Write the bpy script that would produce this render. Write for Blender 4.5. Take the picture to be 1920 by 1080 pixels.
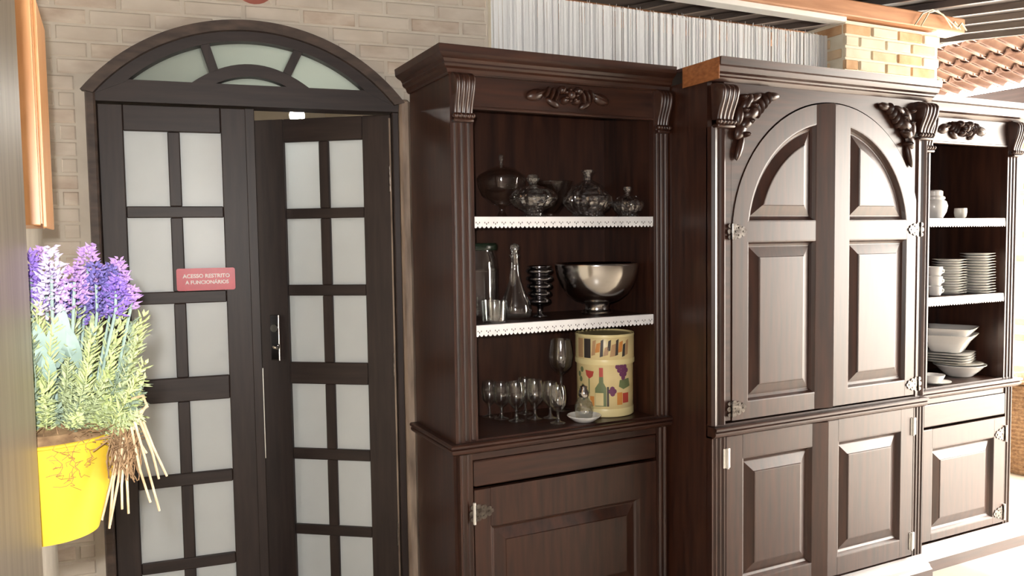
import bpy, math, random
import numpy as np
from mathutils import Vector, Matrix

for o in list(bpy.data.objects):
    bpy.data.objects.remove(o)
scene = bpy.context.scene
COL = scene.collection
PI = math.pi

# ------------------------------------------------------------------ camera
F = 1520.0; CX, CY = 960.0, 540.0
def _n(v): return v / np.linalg.norm(v)
_dX = _n(np.array([4000 - CX, 405 - CY, F])); _dY = _n(np.array([205 - CX, 460 - CY, F]))
_a = _n(_dX + _dY); _b = _n(_dX - _dY); _dX = _n(_a + _b); _dY = _n(_a - _b)
_dZ = np.cross(_dX, _dY)
if _dZ[1] > 0: _dZ = -_dZ
R = np.stack([_dX, _dY, _dZ])
EYE = np.array([0, 0, 1.55])
def ray(x, y): return R @ np.array([x - CX, y - CY, F])
def atY(x, y, Y):
    d = ray(x, y); return EYE + d * ((Y - EYE[1]) / d[1])
def atZ(x, y, Z):
    d = ray(x, y); return EYE + d * ((Z - EYE[2]) / d[2])
cam_d = bpy.data.cameras.new('camera'); cam = bpy.data.objects.new('camera', cam_d); COL.objects.link(cam)
cam_d.sensor_width = 36; cam_d.lens = 36 * F / 1920; cam_d.clip_start = 0.05
mw = Matrix.Identity(4)
for i in range(3):
    mw[i][0] = R[i, 0]; mw[i][1] = -R[i, 1]; mw[i][2] = -R[i, 2]; mw[i][3] = EYE[i]
cam.matrix_world = mw
scene.camera = cam

# ------------------------------------------------------------------ light
scene.view_settings.view_transform = 'Standard'
scene.view_settings.look = 'None'
scene.view_settings.gamma = 1.0
scene.view_settings.use_curve_mapping = False
scene.view_settings.exposure = 0.0
world = bpy.data.worlds.new('world'); scene.world = world; world.use_nodes = True
wb = world.node_tree.nodes['Background']
wb.inputs[0].default_value = (1.0, 0.92, 0.82, 1); wb.inputs[1].default_value = 25.0
sd = bpy.data.lights.new('sun_offscreen', 'SUN'); sd.energy = 8.0; sd.angle = math.radians(2); sd.color = (1, .95, .86)
so = bpy.data.objects.new('sun_offscreen', sd); COL.objects.link(so)
so.rotation_euler = (math.radians(38), 0, math.radians(60))
# the camera's own flash, just above and left of the lens
fd = bpy.data.lights.new('camera_flash_offscreen', 'POINT'); fd.energy = 190; fd.shadow_soft_size = 0.02; fd.color = (1, .97, .93)
fo = bpy.data.objects.new('camera_flash_offscreen', fd); COL.objects.link(fo)
fo.location = EYE + R @ np.array([-0.05, -0.08, 0.0])

# ------------------------------------------------------------------ materials
def mat_base(name):
    m = bpy.data.materials.new(name); m.use_nodes = True
    nt = m.node_tree; b = nt.nodes['Principled BSDF']
    return m, nt, b
def simple(name, col, rough=.5, metal=0, spec=.5, coat=0):
    m, nt, b = mat_base(name)
    b.inputs['Base Color'].default_value = (*col, 1); b.inputs['Roughness'].default_value = rough
    b.inputs['Metallic'].default_value = metal; b.inputs['Specular IOR Level'].default_value = spec
    b.inputs['Coat Weight'].default_value = coat
    return m
def noisy(name, c1, c2, scale=8, rough=.5, stretch=(1, 1, 1), bump=0, spec=.5, coat=0, detail=6, c3=None, metal=0):
    m, nt, b = mat_base(name)
    tc = nt.nodes.new('ShaderNodeTexCoord'); mp = nt.nodes.new('ShaderNodeMapping')
    mp.inputs['Scale'].default_value = stretch
    ns = nt.nodes.new('ShaderNodeTexNoise'); ns.inputs['Scale'].default_value = scale; ns.inputs['Detail'].default_value = detail
    cr = nt.nodes.new('ShaderNodeValToRGB')
    cr.color_ramp.elements[0].position = .3; cr.color_ramp.elements[0].color = (*c1, 1)
    cr.color_ramp.elements[1].position = .7; cr.color_ramp.elements[1].color = (*c2, 1)
    if c3:
        e = cr.color_ramp.elements.new(.5); e.color = (*c3, 1)
    nt.links.new(tc.outputs['Object'], mp.inputs[0]); nt.links.new(mp.outputs[0], ns.inputs['Vector'])
    nt.links.new(ns.outputs['Fac'], cr.inputs[0]); nt.links.new(cr.outputs[0], b.inputs['Base Color'])
    b.inputs['Roughness'].default_value = rough; b.inputs['Specular IOR Level'].default_value = spec
    b.inputs['Coat Weight'].default_value = coat; b.inputs['Metallic'].default_value = metal
    if bump:
        bp = nt.nodes.new('ShaderNodeBump'); bp.inputs['Strength'].default_value = bump; bp.inputs['Distance'].default_value = .004
        nt.links.new(ns.outputs['Fac'], bp.inputs['Height']); nt.links.new(bp.outputs[0], b.inputs['Normal'])
    return m
MT = {}
MT['cab'] = noisy('mahogany', (.019, .0058, .0036), (.056, .019, .0095), 5, .36, (9, 9, .8), .02, .75)
MT['cabh'] = noisy('mahogany_rail', (.019, .0058, .0036), (.056, .019, .0095), 5, .36, (.8, 9, 9), .02, .75)
MT['cabin'] = noisy('mahogany_inside', (.019, .0058, .0036), (.056, .019, .0095), 5, .45, (7, 7, .7), .02)
MT['cut'] = noisy('raw_cut_wood', (.22, .075, .022), (.38, .14, .045), 14, .6, (1, 3, 6))
MT['door'] = noisy('dark_door_wood', (.013, .007, .006), (.031, .018, .015), 6, .5, (8, 8, .7), .03)
MT['doorh'] = noisy('dark_door_rail', (.013, .007, .006), (.031, .018, .015), 6, .5, (.7, 8, 8), .03)
MT['jamb'] = noisy('worn_jamb_wood', (.11, .075, .055), (.38, .29, .22), 5, .6, (6, 6, .8), .05)
MT['arch'] = noisy('worn_arch_wood', (.030, .018, .013), (.085, .055, .040), 6, .55, (2, 6, 6), .05)
MT['post'] = noisy('varnished_post', (.105, .082, .058), (.19, .155, .115), 6, .42, (10, 6, .6), .03, .6)
MT['pine'] = noisy('varnished_pine', (.52, .24, .09), (.68, .36, .16), 5, .35, (8, 8, .8))
MT['beam'] = noisy('orange_beam', (.42, .19, .09), (.62, .32, .17), 5, .5, (.6, 6, 6))
MT['white'] = simple('white_paint', (.85, .84, .80), .5)
MT['brickw'] = noisy('whitewashed_brick', (.47, .41, .34), (.60, .54, .46), 5, .85, (1, 1, 2.2), .5, .2)
MT['brickw2'] = noisy('whitewashed_brick_b', (.45, .38, .31), (.64, .58, .50), 7, .85, (1, 1, 2), .5, .2)
MT['brickw3'] = noisy('whitewashed_brick_c', (.42, .33, .26), (.62, .55, .46), 9, .85, (1, 1, 2), .5, .2)
MT['mortarw'] = noisy('pale_mortar', (.50, .45, .38), (.60, .55, .47), 9, .9, bump=.4, spec=.2)
MT['brick1'] = noisy('brick_cream', (.62, .44, .27), (.80, .68, .50), 8, .85, bump=.4, spec=.2)
MT['brick2'] = noisy('brick_tan', (.50, .28, .14), (.74, .52, .32), 9, .85, bump=.4, spec=.2)
MT['brick3'] = noisy('brick_pale', (.70, .60, .44), (.82, .75, .60), 8, .85, bump=.4, spec=.2)
MT['mortar'] = noisy('cream_mortar', (.70, .64, .50), (.82, .77, .64), 12, .9, bump=.4, spec=.2)
MT['plaster'] = noisy('beige_plaster', (.50, .45, .36), (.60, .54, .44), 3, .9, spec=.2)
MT['floor'] = noisy('pale_floor', (.38, .33, .27), (.48, .42, .35), 3, .30, spec=.5)
MT['roof'] = noisy('dark_roof_board', (.022, .017, .018), (.045, .036, .036), 4, .7, (4, .6, 1))
MT['batten'] = noisy('pale_batten', (.10, .085, .08), (.18, .155, .145), 5, .6, (4, .6, 4))
MT['tile'] = noisy('clay_tile', (.16, .095, .075), (.30, .20, .16), 6, .8, bump=.3, spec=.2)
MT['darkbeam'] = noisy('dark_eave_beam', (.045, .030, .028), (.09, .06, .055), 5, .6, (6, .6, 6))
MT['darkwall'] = noisy('dim_wall', (.10, .08, .075), (.16, .13, .12), 3, .9)
MT['wicker'] = noisy('wicker', (.16, .085, .045), (.40, .26, .15), 60, .7, (1, 1, 1), .6)
MT['steel'] = simple('steel', (.62, .60, .57), .16, 1)
MT['steeld'] = simple('dark_steel', (.20, .19, .20), .18, 1)
MT['hinge'] = noisy('tarnished_hinge', (.07, .06, .055), (.26, .24, .22), 60, .3, metal=1)
MT['hinges'] = simple('zinc_hinge', (.78, .76, .70), .35, .6)
MT['lid'] = simple('dark_lid', (.012, .02, .012), .25)
MT['porc'] = simple('white_porcelain', (.86, .85, .82), .18, 0, .5)
MT['porcs'] = simple('ivory_porcelain', (.80, .77, .70), .22, 0, .5)
MT['yellow'] = simple('yellow_enamel', (.80, .55, .045), .35)
MT['red'] = noisy('red_plastic', (.46, .012, .03), (.56, .025, .04), 20, .35)
MT['ink'] = simple('white_ink', (.9, .82, .8), .5)
MT['terra'] = simple('terracotta_plate', (.36, .12, .09), .4)
MT['curtain'] = simple('white_string', (.80, .81, .81), .75, 0, .2)
MT['tin'] = noisy('cream_tin', (.70, .56, .26), (.78, .64, .34), 12, .35)
MT['cream'] = simple('cream_band', (.82, .70, .36), .35)
MT['lavA'] = noisy('lavender_violet', (.20, .11, .50), (.40, .26, .75), 90, .8)
MT['lavB'] = noisy('lavender_white', (.55, .46, .78), (.80, .74, .88), 90, .8)
MT['lavC'] = noisy('lavender_lilac', (.42, .24, .60), (.62, .42, .76), 90, .8)
MT['lavD'] = noisy('lavender_dark', (.10, .08, .32), (.24, .20, .52), 90, .8)
MT['leafA'] = noisy('sage_green', (.36, .43, .24), (.55, .62, .36), 40, .7)
MT['leafB'] = noisy('yellow_green', (.48, .56, .22), (.66, .74, .38), 40, .7)
MT['leafC'] = noisy('grey_green', (.18, .25, .19), (.32, .40, .30), 40, .7)
MT['leafP'] = noisy('pale_blue_leaf', (.24, .34, .31), (.34, .45, .41), 20, .7)
MT['moss'] = noisy('dry_moss', (.16, .09, .045), (.36, .23, .12), 60, .9)
MT['twig'] = simple('brown_twig', (.34, .17, .06), .8)
MT['straw'] = noisy('dry_straw', (.52, .36, .20), (.78, .64, .44), 30, .7)
MT['prRed'] = simple('print_red', (.50, .07, .05), .4)
MT['prGrn'] = simple('print_green', (.16, .20, .09), .4)
MT['prDrk'] = simple('print_dark', (.05, .04, .035), .4)
MT['prPur'] = simple('print_purple', (.17, .05, .12), .4)
MT['prOr'] = simple('print_orange', (.62, .25, .06), .4)
MT['prTan'] = simple('print_tan', (.46, .28, .14), .4)
MT['cable'] = simple('pale_cable', (.70, .62, .45), .5)

def glass_thin(name, tint=(1, 1, 1), base=.05, power=2.2, bump=0, scale=60):
    m = bpy.data.materials.new(name); m.use_nodes = True; nt = m.node_tree; nt.nodes.clear()
    out = nt.nodes.new('ShaderNodeOutputMaterial'); mix = nt.nodes.new('ShaderNodeMixShader')
    tr = nt.nodes.new('ShaderNodeBsdfTransparent'); tr.inputs[0].default_value = (*tint, 1)
    gl = nt.nodes.new('ShaderNodeBsdfGlossy'); gl.inputs['Roughness'].default_value = .06; gl.inputs[0].default_value = (1, 1, 1, 1)
    lw = nt.nodes.new('ShaderNodeLayerWeight'); lw.inputs[0].default_value = .5
    p = nt.nodes.new('ShaderNodeMath'); p.operation = 'POWER'; p.inputs[1].default_value = power
    k = nt.nodes.new('ShaderNodeMath'); k.operation = 'MULTIPLY_ADD'; k.inputs[1].default_value = .7; k.inputs[2].default_value = base
    nt.links.new(lw.outputs['Facing'], p.inputs[0]); nt.links.new(p.outputs[0], k.inputs[0])
    nt.links.new(k.outputs[0], mix.inputs[0]); nt.links.new(tr.outputs[0], mix.inputs[1]); nt.links.new(gl.outputs[0], mix.inputs[2])
    nt.links.new(mix.outputs[0], out.inputs[0])
    if bump:
        vo = nt.nodes.new('ShaderNodeTexVoronoi'); vo.inputs['Scale'].default_value = scale
        tc = nt.nodes.new('ShaderNodeTexCoord'); nt.links.new(tc.outputs['Object'], vo.inputs['Vector'])
        bp = nt.nodes.new('ShaderNodeBump'); bp.inputs['Strength'].default_value = bump; bp.inputs['Distance'].default_value = .01
        nt.links.new(vo.outputs['Distance'], bp.inputs['Height'])
        nt.links.new(bp.outputs[0], gl.inputs['Normal']); nt.links.new(bp.outputs[0], lw.inputs['Normal'])
    return m
MT['glass'] = glass_thin('clear_glass', (.96, .98, .97), .17, 2.0)
MT['smoke'] = glass_thin('smoky_glass', (.90, .88, .85), .09, 2.6)
MT['crystal'] = glass_thin('cut_crystal', (.96, .98, .98), .24, 2.2, .6, 45)
def frosted(name, col, transl, rough=.35):
    m = bpy.data.materials.new(name); m.use_nodes = True; nt = m.node_tree; nt.nodes.clear()
    out = nt.nodes.new('ShaderNodeOutputMaterial'); mix = nt.nodes.new('ShaderNodeMixShader'); mix.inputs[0].default_value = transl
    di = nt.nodes.new('ShaderNodeBsdfPrincipled'); di.inputs['Roughness'].default_value = rough
    tl = nt.nodes.new('ShaderNodeBsdfTranslucent'); tl.inputs[0].default_value = (*col, 1)
    tc = nt.nodes.new('ShaderNodeTexCoord'); ns = nt.nodes.new('ShaderNodeTexNoise'); ns.inputs['Scale'].default_value = 9
    cr = nt.nodes.new('ShaderNodeValToRGB')
    cr.color_ramp.elements[0].color = (*[c * .9 for c in col], 1); cr.color_ramp.elements[1].color = (*col, 1)
    nt.links.new(tc.outputs['Object'], ns.inputs['Vector']); nt.links.new(ns.outputs['Fac'], cr.inputs[0])
    nt.links.new(cr.outputs[0], di.inputs['Base Color'])
    nt.links.new(di.outputs[0], mix.inputs[1]); nt.links.new(tl.outputs[0], mix.inputs[2]); nt.links.new(mix.outputs[0], out.inputs[0])
    return m
MT['pane'] = frosted('frosted_pane', (.80, .84, .85), .35)
MT['fan'] = frosted('rippled_fanlight', (.62, .66, .62), .82, .2)
def lace_mat():
    m, nt, b = mat_base('white_lace')
    b.inputs['Base Color'].default_value = (.86, .85, .85, 1); b.inputs['Roughness'].default_value = .8
    out = nt.nodes['Material Output']
    tc = nt.nodes.new('ShaderNodeTexCoord'); sp = nt.nodes.new('ShaderNodeSeparateXYZ'); nt.links.new(tc.outputs['UV'], sp.inputs[0])
    def math_(op, a, bb=None):
        n = nt.nodes.new('ShaderNodeMath'); n.operation = op
        for i, v in enumerate((a, bb)):
            if v is None: continue
            if isinstance(v, (int, float)): n.inputs[i].default_value = v
            else: nt.links.new(v, n.inputs[i])
        return n.outputs[0]
    fx = math_('FRACT', sp.outputs[0]); acc = None
    for cx, cy, r in ((.30, .50, .065), (.5, .38, .065), (.70, .50, .065)):
        dx = math_('SUBTRACT', fx, cx); dy = math_('MULTIPLY', math_('SUBTRACT', sp.outputs[1], cy), .62)
        d2 = math_('ADD', math_('MULTIPLY', dx, dx), math_('MULTIPLY', dy, dy))
        h = math_('LESS_THAN', d2, r * r * .55)
        acc = h if acc is None else math_('MAXIMUM', acc, h)
    tr = nt.nodes.new('ShaderNodeBsdfTransparent'); mix = nt.nodes.new('ShaderNodeMixShader')
    nt.links.new(acc, mix.inputs[0]); nt.links.new(b.outputs[0], mix.inputs[1]); nt.links.new(tr.outputs[0], mix.inputs[2])
    nt.links.new(mix.outputs[0], out.inputs[0])
    return m
MT['lace'] = lace_mat()
def emit(name, col, s):
    m = bpy.data.materials.new(name); m.use_nodes = True; nt = m.node_tree; nt.nodes.clear()
    out = nt.nodes.new('ShaderNodeOutputMaterial'); e = nt.nodes.new('ShaderNodeEmission')
    e.inputs[0].default_value = (*col, 1); e.inputs[1].default_value = s; nt.links.new(e.outputs[0], out.inputs[0])
    return m
MT['bulb'] = emit('lit_bulb', (1, .96, .88), 420)

# ------------------------------------------------------------------ mesh helpers
class MB:
    def __init__(s): s.v = []; s.f = []
    def add(s, vs, fs):
        b = len(s.v); s.v += [tuple(map(float, q)) for q in vs]; s.f += [tuple(i + b for i in f) for f in fs]; return s
    def box(s, x0, x1, y0, y1, z0, z1, bev=0):
        if bev:
            c = bev; n = 8
            # chamfered box: rings through z
            def ring(i, z):
                a0, a1, b0, b1 = x0 + i, x1 - i, y0 + i, y1 - i
                return [(a0 + c, b0, z), (a1 - c, b0, z), (a1, b0 + c, z), (a1, b1 - c, z), (a1 - c, b1, z), (a0 + c, b1, z), (a0, b1 - c, z), (a0, b0 + c, z)]
            s.loft([ring(c * .7, z0), ring(0, z0 + c), ring(0, z1 - c), ring(c * .7, z1)])
            return s
        v = [(x0, y0, z0), (x1, y0, z0), (x1, y1, z0), (x0, y1, z0), (x0, y0, z1), (x1, y0, z1), (x1, y1, z1), (x0, y1, z1)]
        return s.add(v, [(3, 2, 1, 0), (4, 5, 6, 7), (0, 1, 5, 4), (1, 2, 6, 5), (2, 3, 7, 6), (3, 0, 4, 7)])
    def loft(s, rings, closed=True, cap0=True, cap1=True):
        n = len(rings[0]); b = len(s.v); fs = []
        for r in rings: s.v += [tuple(map(float, q)) for q in r]
        for k in range(len(rings) - 1):
            for i in range(n if closed else n - 1):
                j = (i + 1) % n
                fs.append((b + k * n + i, b + k * n + j, b + (k + 1) * n + j, b + (k + 1) * n + i))
        if closed and cap0: fs.append(tuple(b + i for i in reversed(range(n))))
        if closed and cap1: fs.append(tuple(b + (len(rings) - 1) * n + i for i in range(n)))
        s.f += fs; return s
    def prism_xz(s, pts, y0, y1): return s.loft([[(x, y0, z) for x, z in pts], [(x, y1, z) for x, z in pts]])
    def prism_xy(s, pts, z0, z1): return s.loft([[(x, y, z0) for x, y in pts], [(x, y, z1) for x, y in pts]])
    def strip(s, A, B, y0, y1):  # solid between two poly-lines in xz, thick in y
        rings = [[(a[0], y0, a[1]), (b_[0], y0, b_[1]), (b_[0], y1, b_[1]), (a[0], y1, a[1])] for a, b_ in zip(A, B)]
        return s.loft(rings)
    def lathe(s, prof, c=(0, 0, 0), n=28, mod=None, cap=False):
        rings = []
        for r, z in prof:
            rings.append([(c[0] + r * (mod(2 * PI * i / n, z) if mod else 1) * math.cos(2 * PI * i / n), c[1] + r * (mod(2 * PI * i / n, z) if mod else 1) * math.sin(2 * PI * i / n), c[2] + z) for i in range(n)])
        return s.loft(rings, True, cap, cap)
    def tube(s, path, r, n=6, taper=1.0):
        P = [Vector(p) for p in path]; rings = []
        for k, p in enumerate(P):
            t = (P[min(k + 1, len(P) - 1)] - P[max(k - 1, 0)]).normalized()
            a = t.orthogonal().normalized(); bq = t.cross(a)
            rr = r * (1 + (taper - 1) * k / max(1, len(P) - 1))
            rings.append([p + a * rr * math.cos(2 * PI * i / n) + bq * rr * math.sin(2 * PI * i / n) for i in range(n)])
        # keep frames aligned
        for k in range(1, len(rings)):
            best = min(range(n), key=lambda q: (rings[k][q] - P[k] - (rings[k - 1][0] - P[k - 1])).length)
            rings[k] = rings[k][best:] + rings[k][:best]
        return s.loft(rings)
    def ell(s, c, r, rot=0.0, n=8, m=6):  # ellipsoid rotated in the xz plane
        ca, sa = math.cos(rot), math.sin(rot); rings = []
        for j in range(m + 1):
            ph = -PI / 2 + PI * j / m; rr = max(math.cos(ph), .02)
            ring = []
            for i in range(n):
                x = r[0] * math.sin(ph); y = r[1] * rr * math.cos(2 * PI * i / n); z = r[2] * rr * math.sin(2 * PI * i / n)
                ring.append((c[0] + x * ca - z * sa, c[1] + y, c[2] + x * sa + z * ca))
            rings.append(ring)
        return s.loft(rings)
    def build(s, name, mat, parent=None, off=(0, 0, 0), smooth=False, loc=None):
        me = bpy.data.meshes.new(name)
        ov = Vector(off); me.from_pydata([tuple(Vector(q) - ov) for q in s.v], [], s.f)
        me.validate()
        import bmesh
        bm = bmesh.new(); bm.from_mesh(me); bmesh.ops.recalc_face_normals(bm, faces=bm.faces); bm.to_mesh(me); bm.free()
        me.materials.append(MT[mat] if isinstance(mat, str) else mat)
        if smooth:
            if smooth is True: me.polygons.foreach_set('use_smooth', [True] * len(me.polygons))
            else:
                me.polygons.foreach_set('use_smooth', [True] * len(me.polygons)); me.set_sharp_from_angle(angle=math.radians(smooth))
        o = bpy.data.objects.new(name, me); COL.objects.link(o)
        if parent is not None: o.parent = parent
        if loc is not None: o.location = loc
        return o
def empty(name, loc, rz=0):
    o = bpy.data.objects.new(name, None); COL.objects.link(o); o.location = loc; o.rotation_euler = (0, 0, rz); o.empty_display_size = .1
    return o
def tag(o, label, cat, group=None):
    o['label'] = label; o['category'] = cat
    if group: o['group'] = group
    return o
def struct(o): o['kind'] = 'structure'; return o
def share(src, name, parent, loc):
    c = bpy.data.objects.new(name, src.data); COL.objects.link(c); c.parent = parent; c.location = loc; return c
rnd = random.Random(7)

# ------------------------------------------------------------------ the setting
struct(MB().box(-4.5, 12, -7, 7.5, -.12, 0).build('floor', 'floor'))
# roof: rises slightly towards the back, its low ridge at X = 5.3
def roofz(Y): return 2.80 + .13 * (Y - 3.0)
m = MB()
m.loft([[(-4.2, -3.6, roofz(-3.6)), (-4.2, 6.5, roofz(6.5)), (-4.2, 6.5, roofz(6.5) + .1), (-4.2, -3.6, roofz(-3.6) + .1)],
        [(5.3, -3.6, roofz(-3.6)), (5.3, 6.5, roofz(6.5)), (5.3, 6.5, roofz(6.5) + .1), (5.3, -3.6, roofz(-3.6) + .1)]])
ceil = struct(m.build('ceiling', 'roof'))
for k in range(9):
    X = 2.9 + k * .29
    mm = MB(); w = .014
    mm.loft([[(X - w, y, roofz(y) - .035), (X + w, y, roofz(y) - .035), (X + w, y, roofz(y) + .01), (X - w, y, roofz(y) + .01)] for y in (-3.5, 6.4)])
    mm.build('batten', 'batten', ceil)
struct(MB().box(5.27, 5.34, -3.5, 6.4, 2.868, 2.915).build('trim_1', 'white'))
# wall behind the photographer and the side walls, the right one added against glare (open to daylight at +X)
struct(MB().box(-4.2, 5.3, -3.75, -3.6, 0, 2.9).build('wall_front', 'darkwall'))
struct(MB().box(5.18, 5.3, -3.6, -.1, 0, 2.5).build('wall_glare_block', 'darkwall'))  # unseen wall, added to keep daylight and glare off the cabinets
struct(MB().box(-4.35, -4.2, -3.75, 1.6, 0, 2.9).build('wall_side', 'darkwall'))
struct(MB().box(-.35, -.2, 1.449, 3.27, 0, 2.9).build('wall_left', 'mortarw'))
# service room behind the glazed doors
struct(MB().box(-1.2, 1.62, 6.2, 6.3, 0, 3.15).build('wall_service_room', 'plaster'))
struct(MB().box(1.52, 1.62, 3.2, 6.2, 0, 2.95).build('wall_service_side', 'plaster'))
struct(MB().box(1.62, 5.2, 4.5, 4.6, 0, 3.0).build('wall_kitchen', 'darkwall'))
struct(MB().box(-1.2, -1.1, 3.5, 6.2, 0, 2.95).build('wall_service_far', 'plaster'))

# door wall (turned 7 degrees against the cabinets); local x along the wall, y into it
WP = Vector((1.074, 3.132, 0)); WA = math.radians(-7)
AC, AR, AZ = -.567, .731, 1.643      # arch outer circle: centre u, radius, centre z
DL, DR = -1.130, .000                # outer edges of the door frame
def arch_z(u, r=AR, cz=AZ):
    return cz + math.sqrt(max(r * r - (u - AC) ** 2, 0))
m = MB(); T = 2.86; th = .14
m.box(-1.33, DL, 0, th, 0, T); m.box(DR, .372, 0, th, 0, T)
us = [DL + (DR - DL) * i / 28 for i in range(29)]
m.strip([(u, arch_z(u)) for u in us], [(u, T) for u in us], 0, th)
wall = struct(m.build('wall_back', 'mortarw')); wall.location = WP; wall.rotation_euler = (0, 0, WA)
# whitewashed bricks, each one a piece
pitch = .058; bh = .049; bl = .205
for c in range(int(2.8 / pitch)):
    z0 = .01 + c * pitch; u = -1.32 - (.11 if c % 2 else 0)
    while u < .37:
        a = max(u, -1.325) + .004; b = min(u + bl, .369) - .004; u += bl + .006
        if b - a < .03: continue
        zc0, zc1 = z0, z0 + bh
        if zc1 < 2.16:
            # below the arch spring: beside the frame only
            lo, hi = (-1.325, -1.165), (.012, .369)
            segs = []
            for s0, s1 in (lo, hi):
                aa, bb = max(a, s0), min(b, s1)
                if bb - aa > .025: segs.append((aa, bb))
        else: segs = [(a, b)]
        for aa, bb in segs:
            if zc1 < 1.0 and aa > 0: continue       # behind the cabinet
            if aa > .20 and zc1 < 2.1: continue
            n = 6
            bot = [(aa + (bb - aa) * i / n, zc0) for i in range(n + 1)]; top = [(bb - (bb - aa) * i / n, zc1) for i in range(n + 1)]
            if zc1 >= 2.16 and aa < .1 and bb > -1.2:
                rr = AR + .004
                def push(p):
                    du, dz = p[0] - AC, p[1] - AZ; L = math.hypot(du, dz)
                    return p if L >= rr or dz <= 0 else (p[0], AZ + math.sqrt(rr * rr - du * du))
                bot = [push(p) for p in bot]
                if max(q[1] for q in bot) >= zc1 - .006:
                    # keep only the columns still below the brick's top
                    keep = [q for q in bot if q[1] < zc1 - .006]
                    if len(keep) < 2: continue
                    bot = keep; top = [(q[0], zc1) for q in reversed(keep)]
            pts = bot + top; v0 = -.003 - rnd.random() * .004
            mm = MB(); ins = .004; cu = sum(p[0] for p in pts) / len(pts); cz = sum(p[1] for p in pts) / len(pts)
            inn = [(cu + (p[0] - cu) * (1 - 2 * ins / max(.03, bb - aa)), cz + (p[1] - cz) * (1 - 2 * ins / bh)) for p in pts]
            mm.loft([[(p[0], .004, p[1]) for p in pts], [(p[0], v0 + .004, p[1]) for p in pts], [(p[0], v0, p[1]) for p in inn]])
            mm.build('brick', rnd.choice(['brickw', 'brickw', 'brickw2', 'brickw3']), wall)

# ---- arched door frame with fanlight
fr = struct(empty('trim_2', WP, WA)); fr.name = 'trim_2'
def arc(r, cz, u0, u1, n=40): return [(u0 + (u1 - u0) * i / n, cz + math.sqrt(max(r * r - (u0 + (u1 - u0) * i / n - AC) ** 2, 0))) for i in range(n + 1)]
def arcang(r, cz, a0, a1, n=40): return [(AC + r * math.cos(a0 + (a1 - a0) * i / n), cz + r * math.sin(a0 + (a1 - a0) * i / n)) for i in range(n + 1)]
spr = 2.105
ao = math.acos(.565 / AR)
out_ = arcang(AR, AZ, PI - ao + .02, ao - .02)
mid_ = arcang(AR - .037, AZ, PI - ao - .005, ao + .005)
inn_ = arcang(.631, 1.671, PI - math.acos(.430 / .631), math.acos(.430 / .631))
MB().strip(out_, mid_, -.045, .10).build('outer_arch', 'arch', fr, smooth=30)
MB().strip(mid_, inn_, -.020, .09).build('inner_arch', 'doorh', fr, smooth=30)
hb, ht = 2.062, 2.141
m = MB(); m.prism_xz([(DL + .012, hb), (DR - .012, hb), (DR - .008, 2.105), (-.137, ht), (-.997, ht), (DL + .008, 2.105)], -.018, .085)
m.build('transom', 'doorh', fr)
MB().box(DL, -1.097, -.028, .10, 0, 2.105, .006).build('jamb', 'arch', fr)
MB().box(-.040, -.012, -.015, .10, 0, 2.062, .004).build('jamb', 'door', fr)
MB().box(-.014, .030, -.040, .02, 0, 2.11, .010).build('jamb_moulding', 'jamb', fr)
# fanlight bars
hub_o = arcang(.235, 1.982, PI - .73, .73, 18); hub_i = arcang(.192, 1.982, PI - .98, .98, 18)
hub_o = [(AC + (-.210 + .42 * i / 18), 2.141 + .078 * (1 - ((i - 9) / 9) ** 2)) for i in range(19)]
hub_i = [(AC + (-.132 + .264 * i / 18), 2.139 + .034 * (1 - ((i - 9) / 9) ** 2)) for i in range(19)]
MB().strip(hub_o, hub_i, -.014, .05).build('glazing_bar', 'doorh', fr, smooth=30)
def bar(p, q, w=.016):
    dx, dz = q[0] - p[0], q[1] - p[1]; L = math.hypot(dx, dz); nx, nz = -dz / L * w, dx / L * w
    return MB().prism_xz([(p[0] + nx, p[1] + nz), (q[0] + nx, q[1] + nz), (q[0] - nx, q[1] - nz), (p[0] - nx, p[1] - nz)], -.014, .05)
bar((-.698, 2.185), (-.733, 2.30)).build('glazing_bar', 'door', fr)
bar((-.438, 2.190), (-.384, 2.30)).build('glazing_bar', 'door', fr)
def arcp(a, b, n=8): return [(a + (b - a) * i / n, 1.671 + math.sqrt(.640 ** 2 - (a + (b - a) * i / n - AC) ** 2)) for i in range(n + 1)]
def pane(pts): return MB().prism_xz(pts, .030, .036)
pane([(-1.0, 2.136)] + arcp(-.992, -.73) + [(-.705, 2.18), (-.77, 2.136)]).build('fanlight_pane', 'fan', fr)
pane(arcp(-.725, -.395) + [(-.445, 2.19)] + [(-.50, 2.205), (-.567, 2.212), (-.64, 2.205)] + [(-.695, 2.18)]).build('fanlight_pane', 'fan', fr)
pane(arcp(-.385, -.135) + [(-.13, 2.136), (-.355, 2.136), (-.43, 2.185)]).build('fanlight_pane', 'fan', fr)
pane([(-.71, 2.136), (-.65, 2.165), (-.567, 2.176), (-.48, 2.165), (-.43, 2.136)]).build('fanlight_pane', 'fan', fr)

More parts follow.
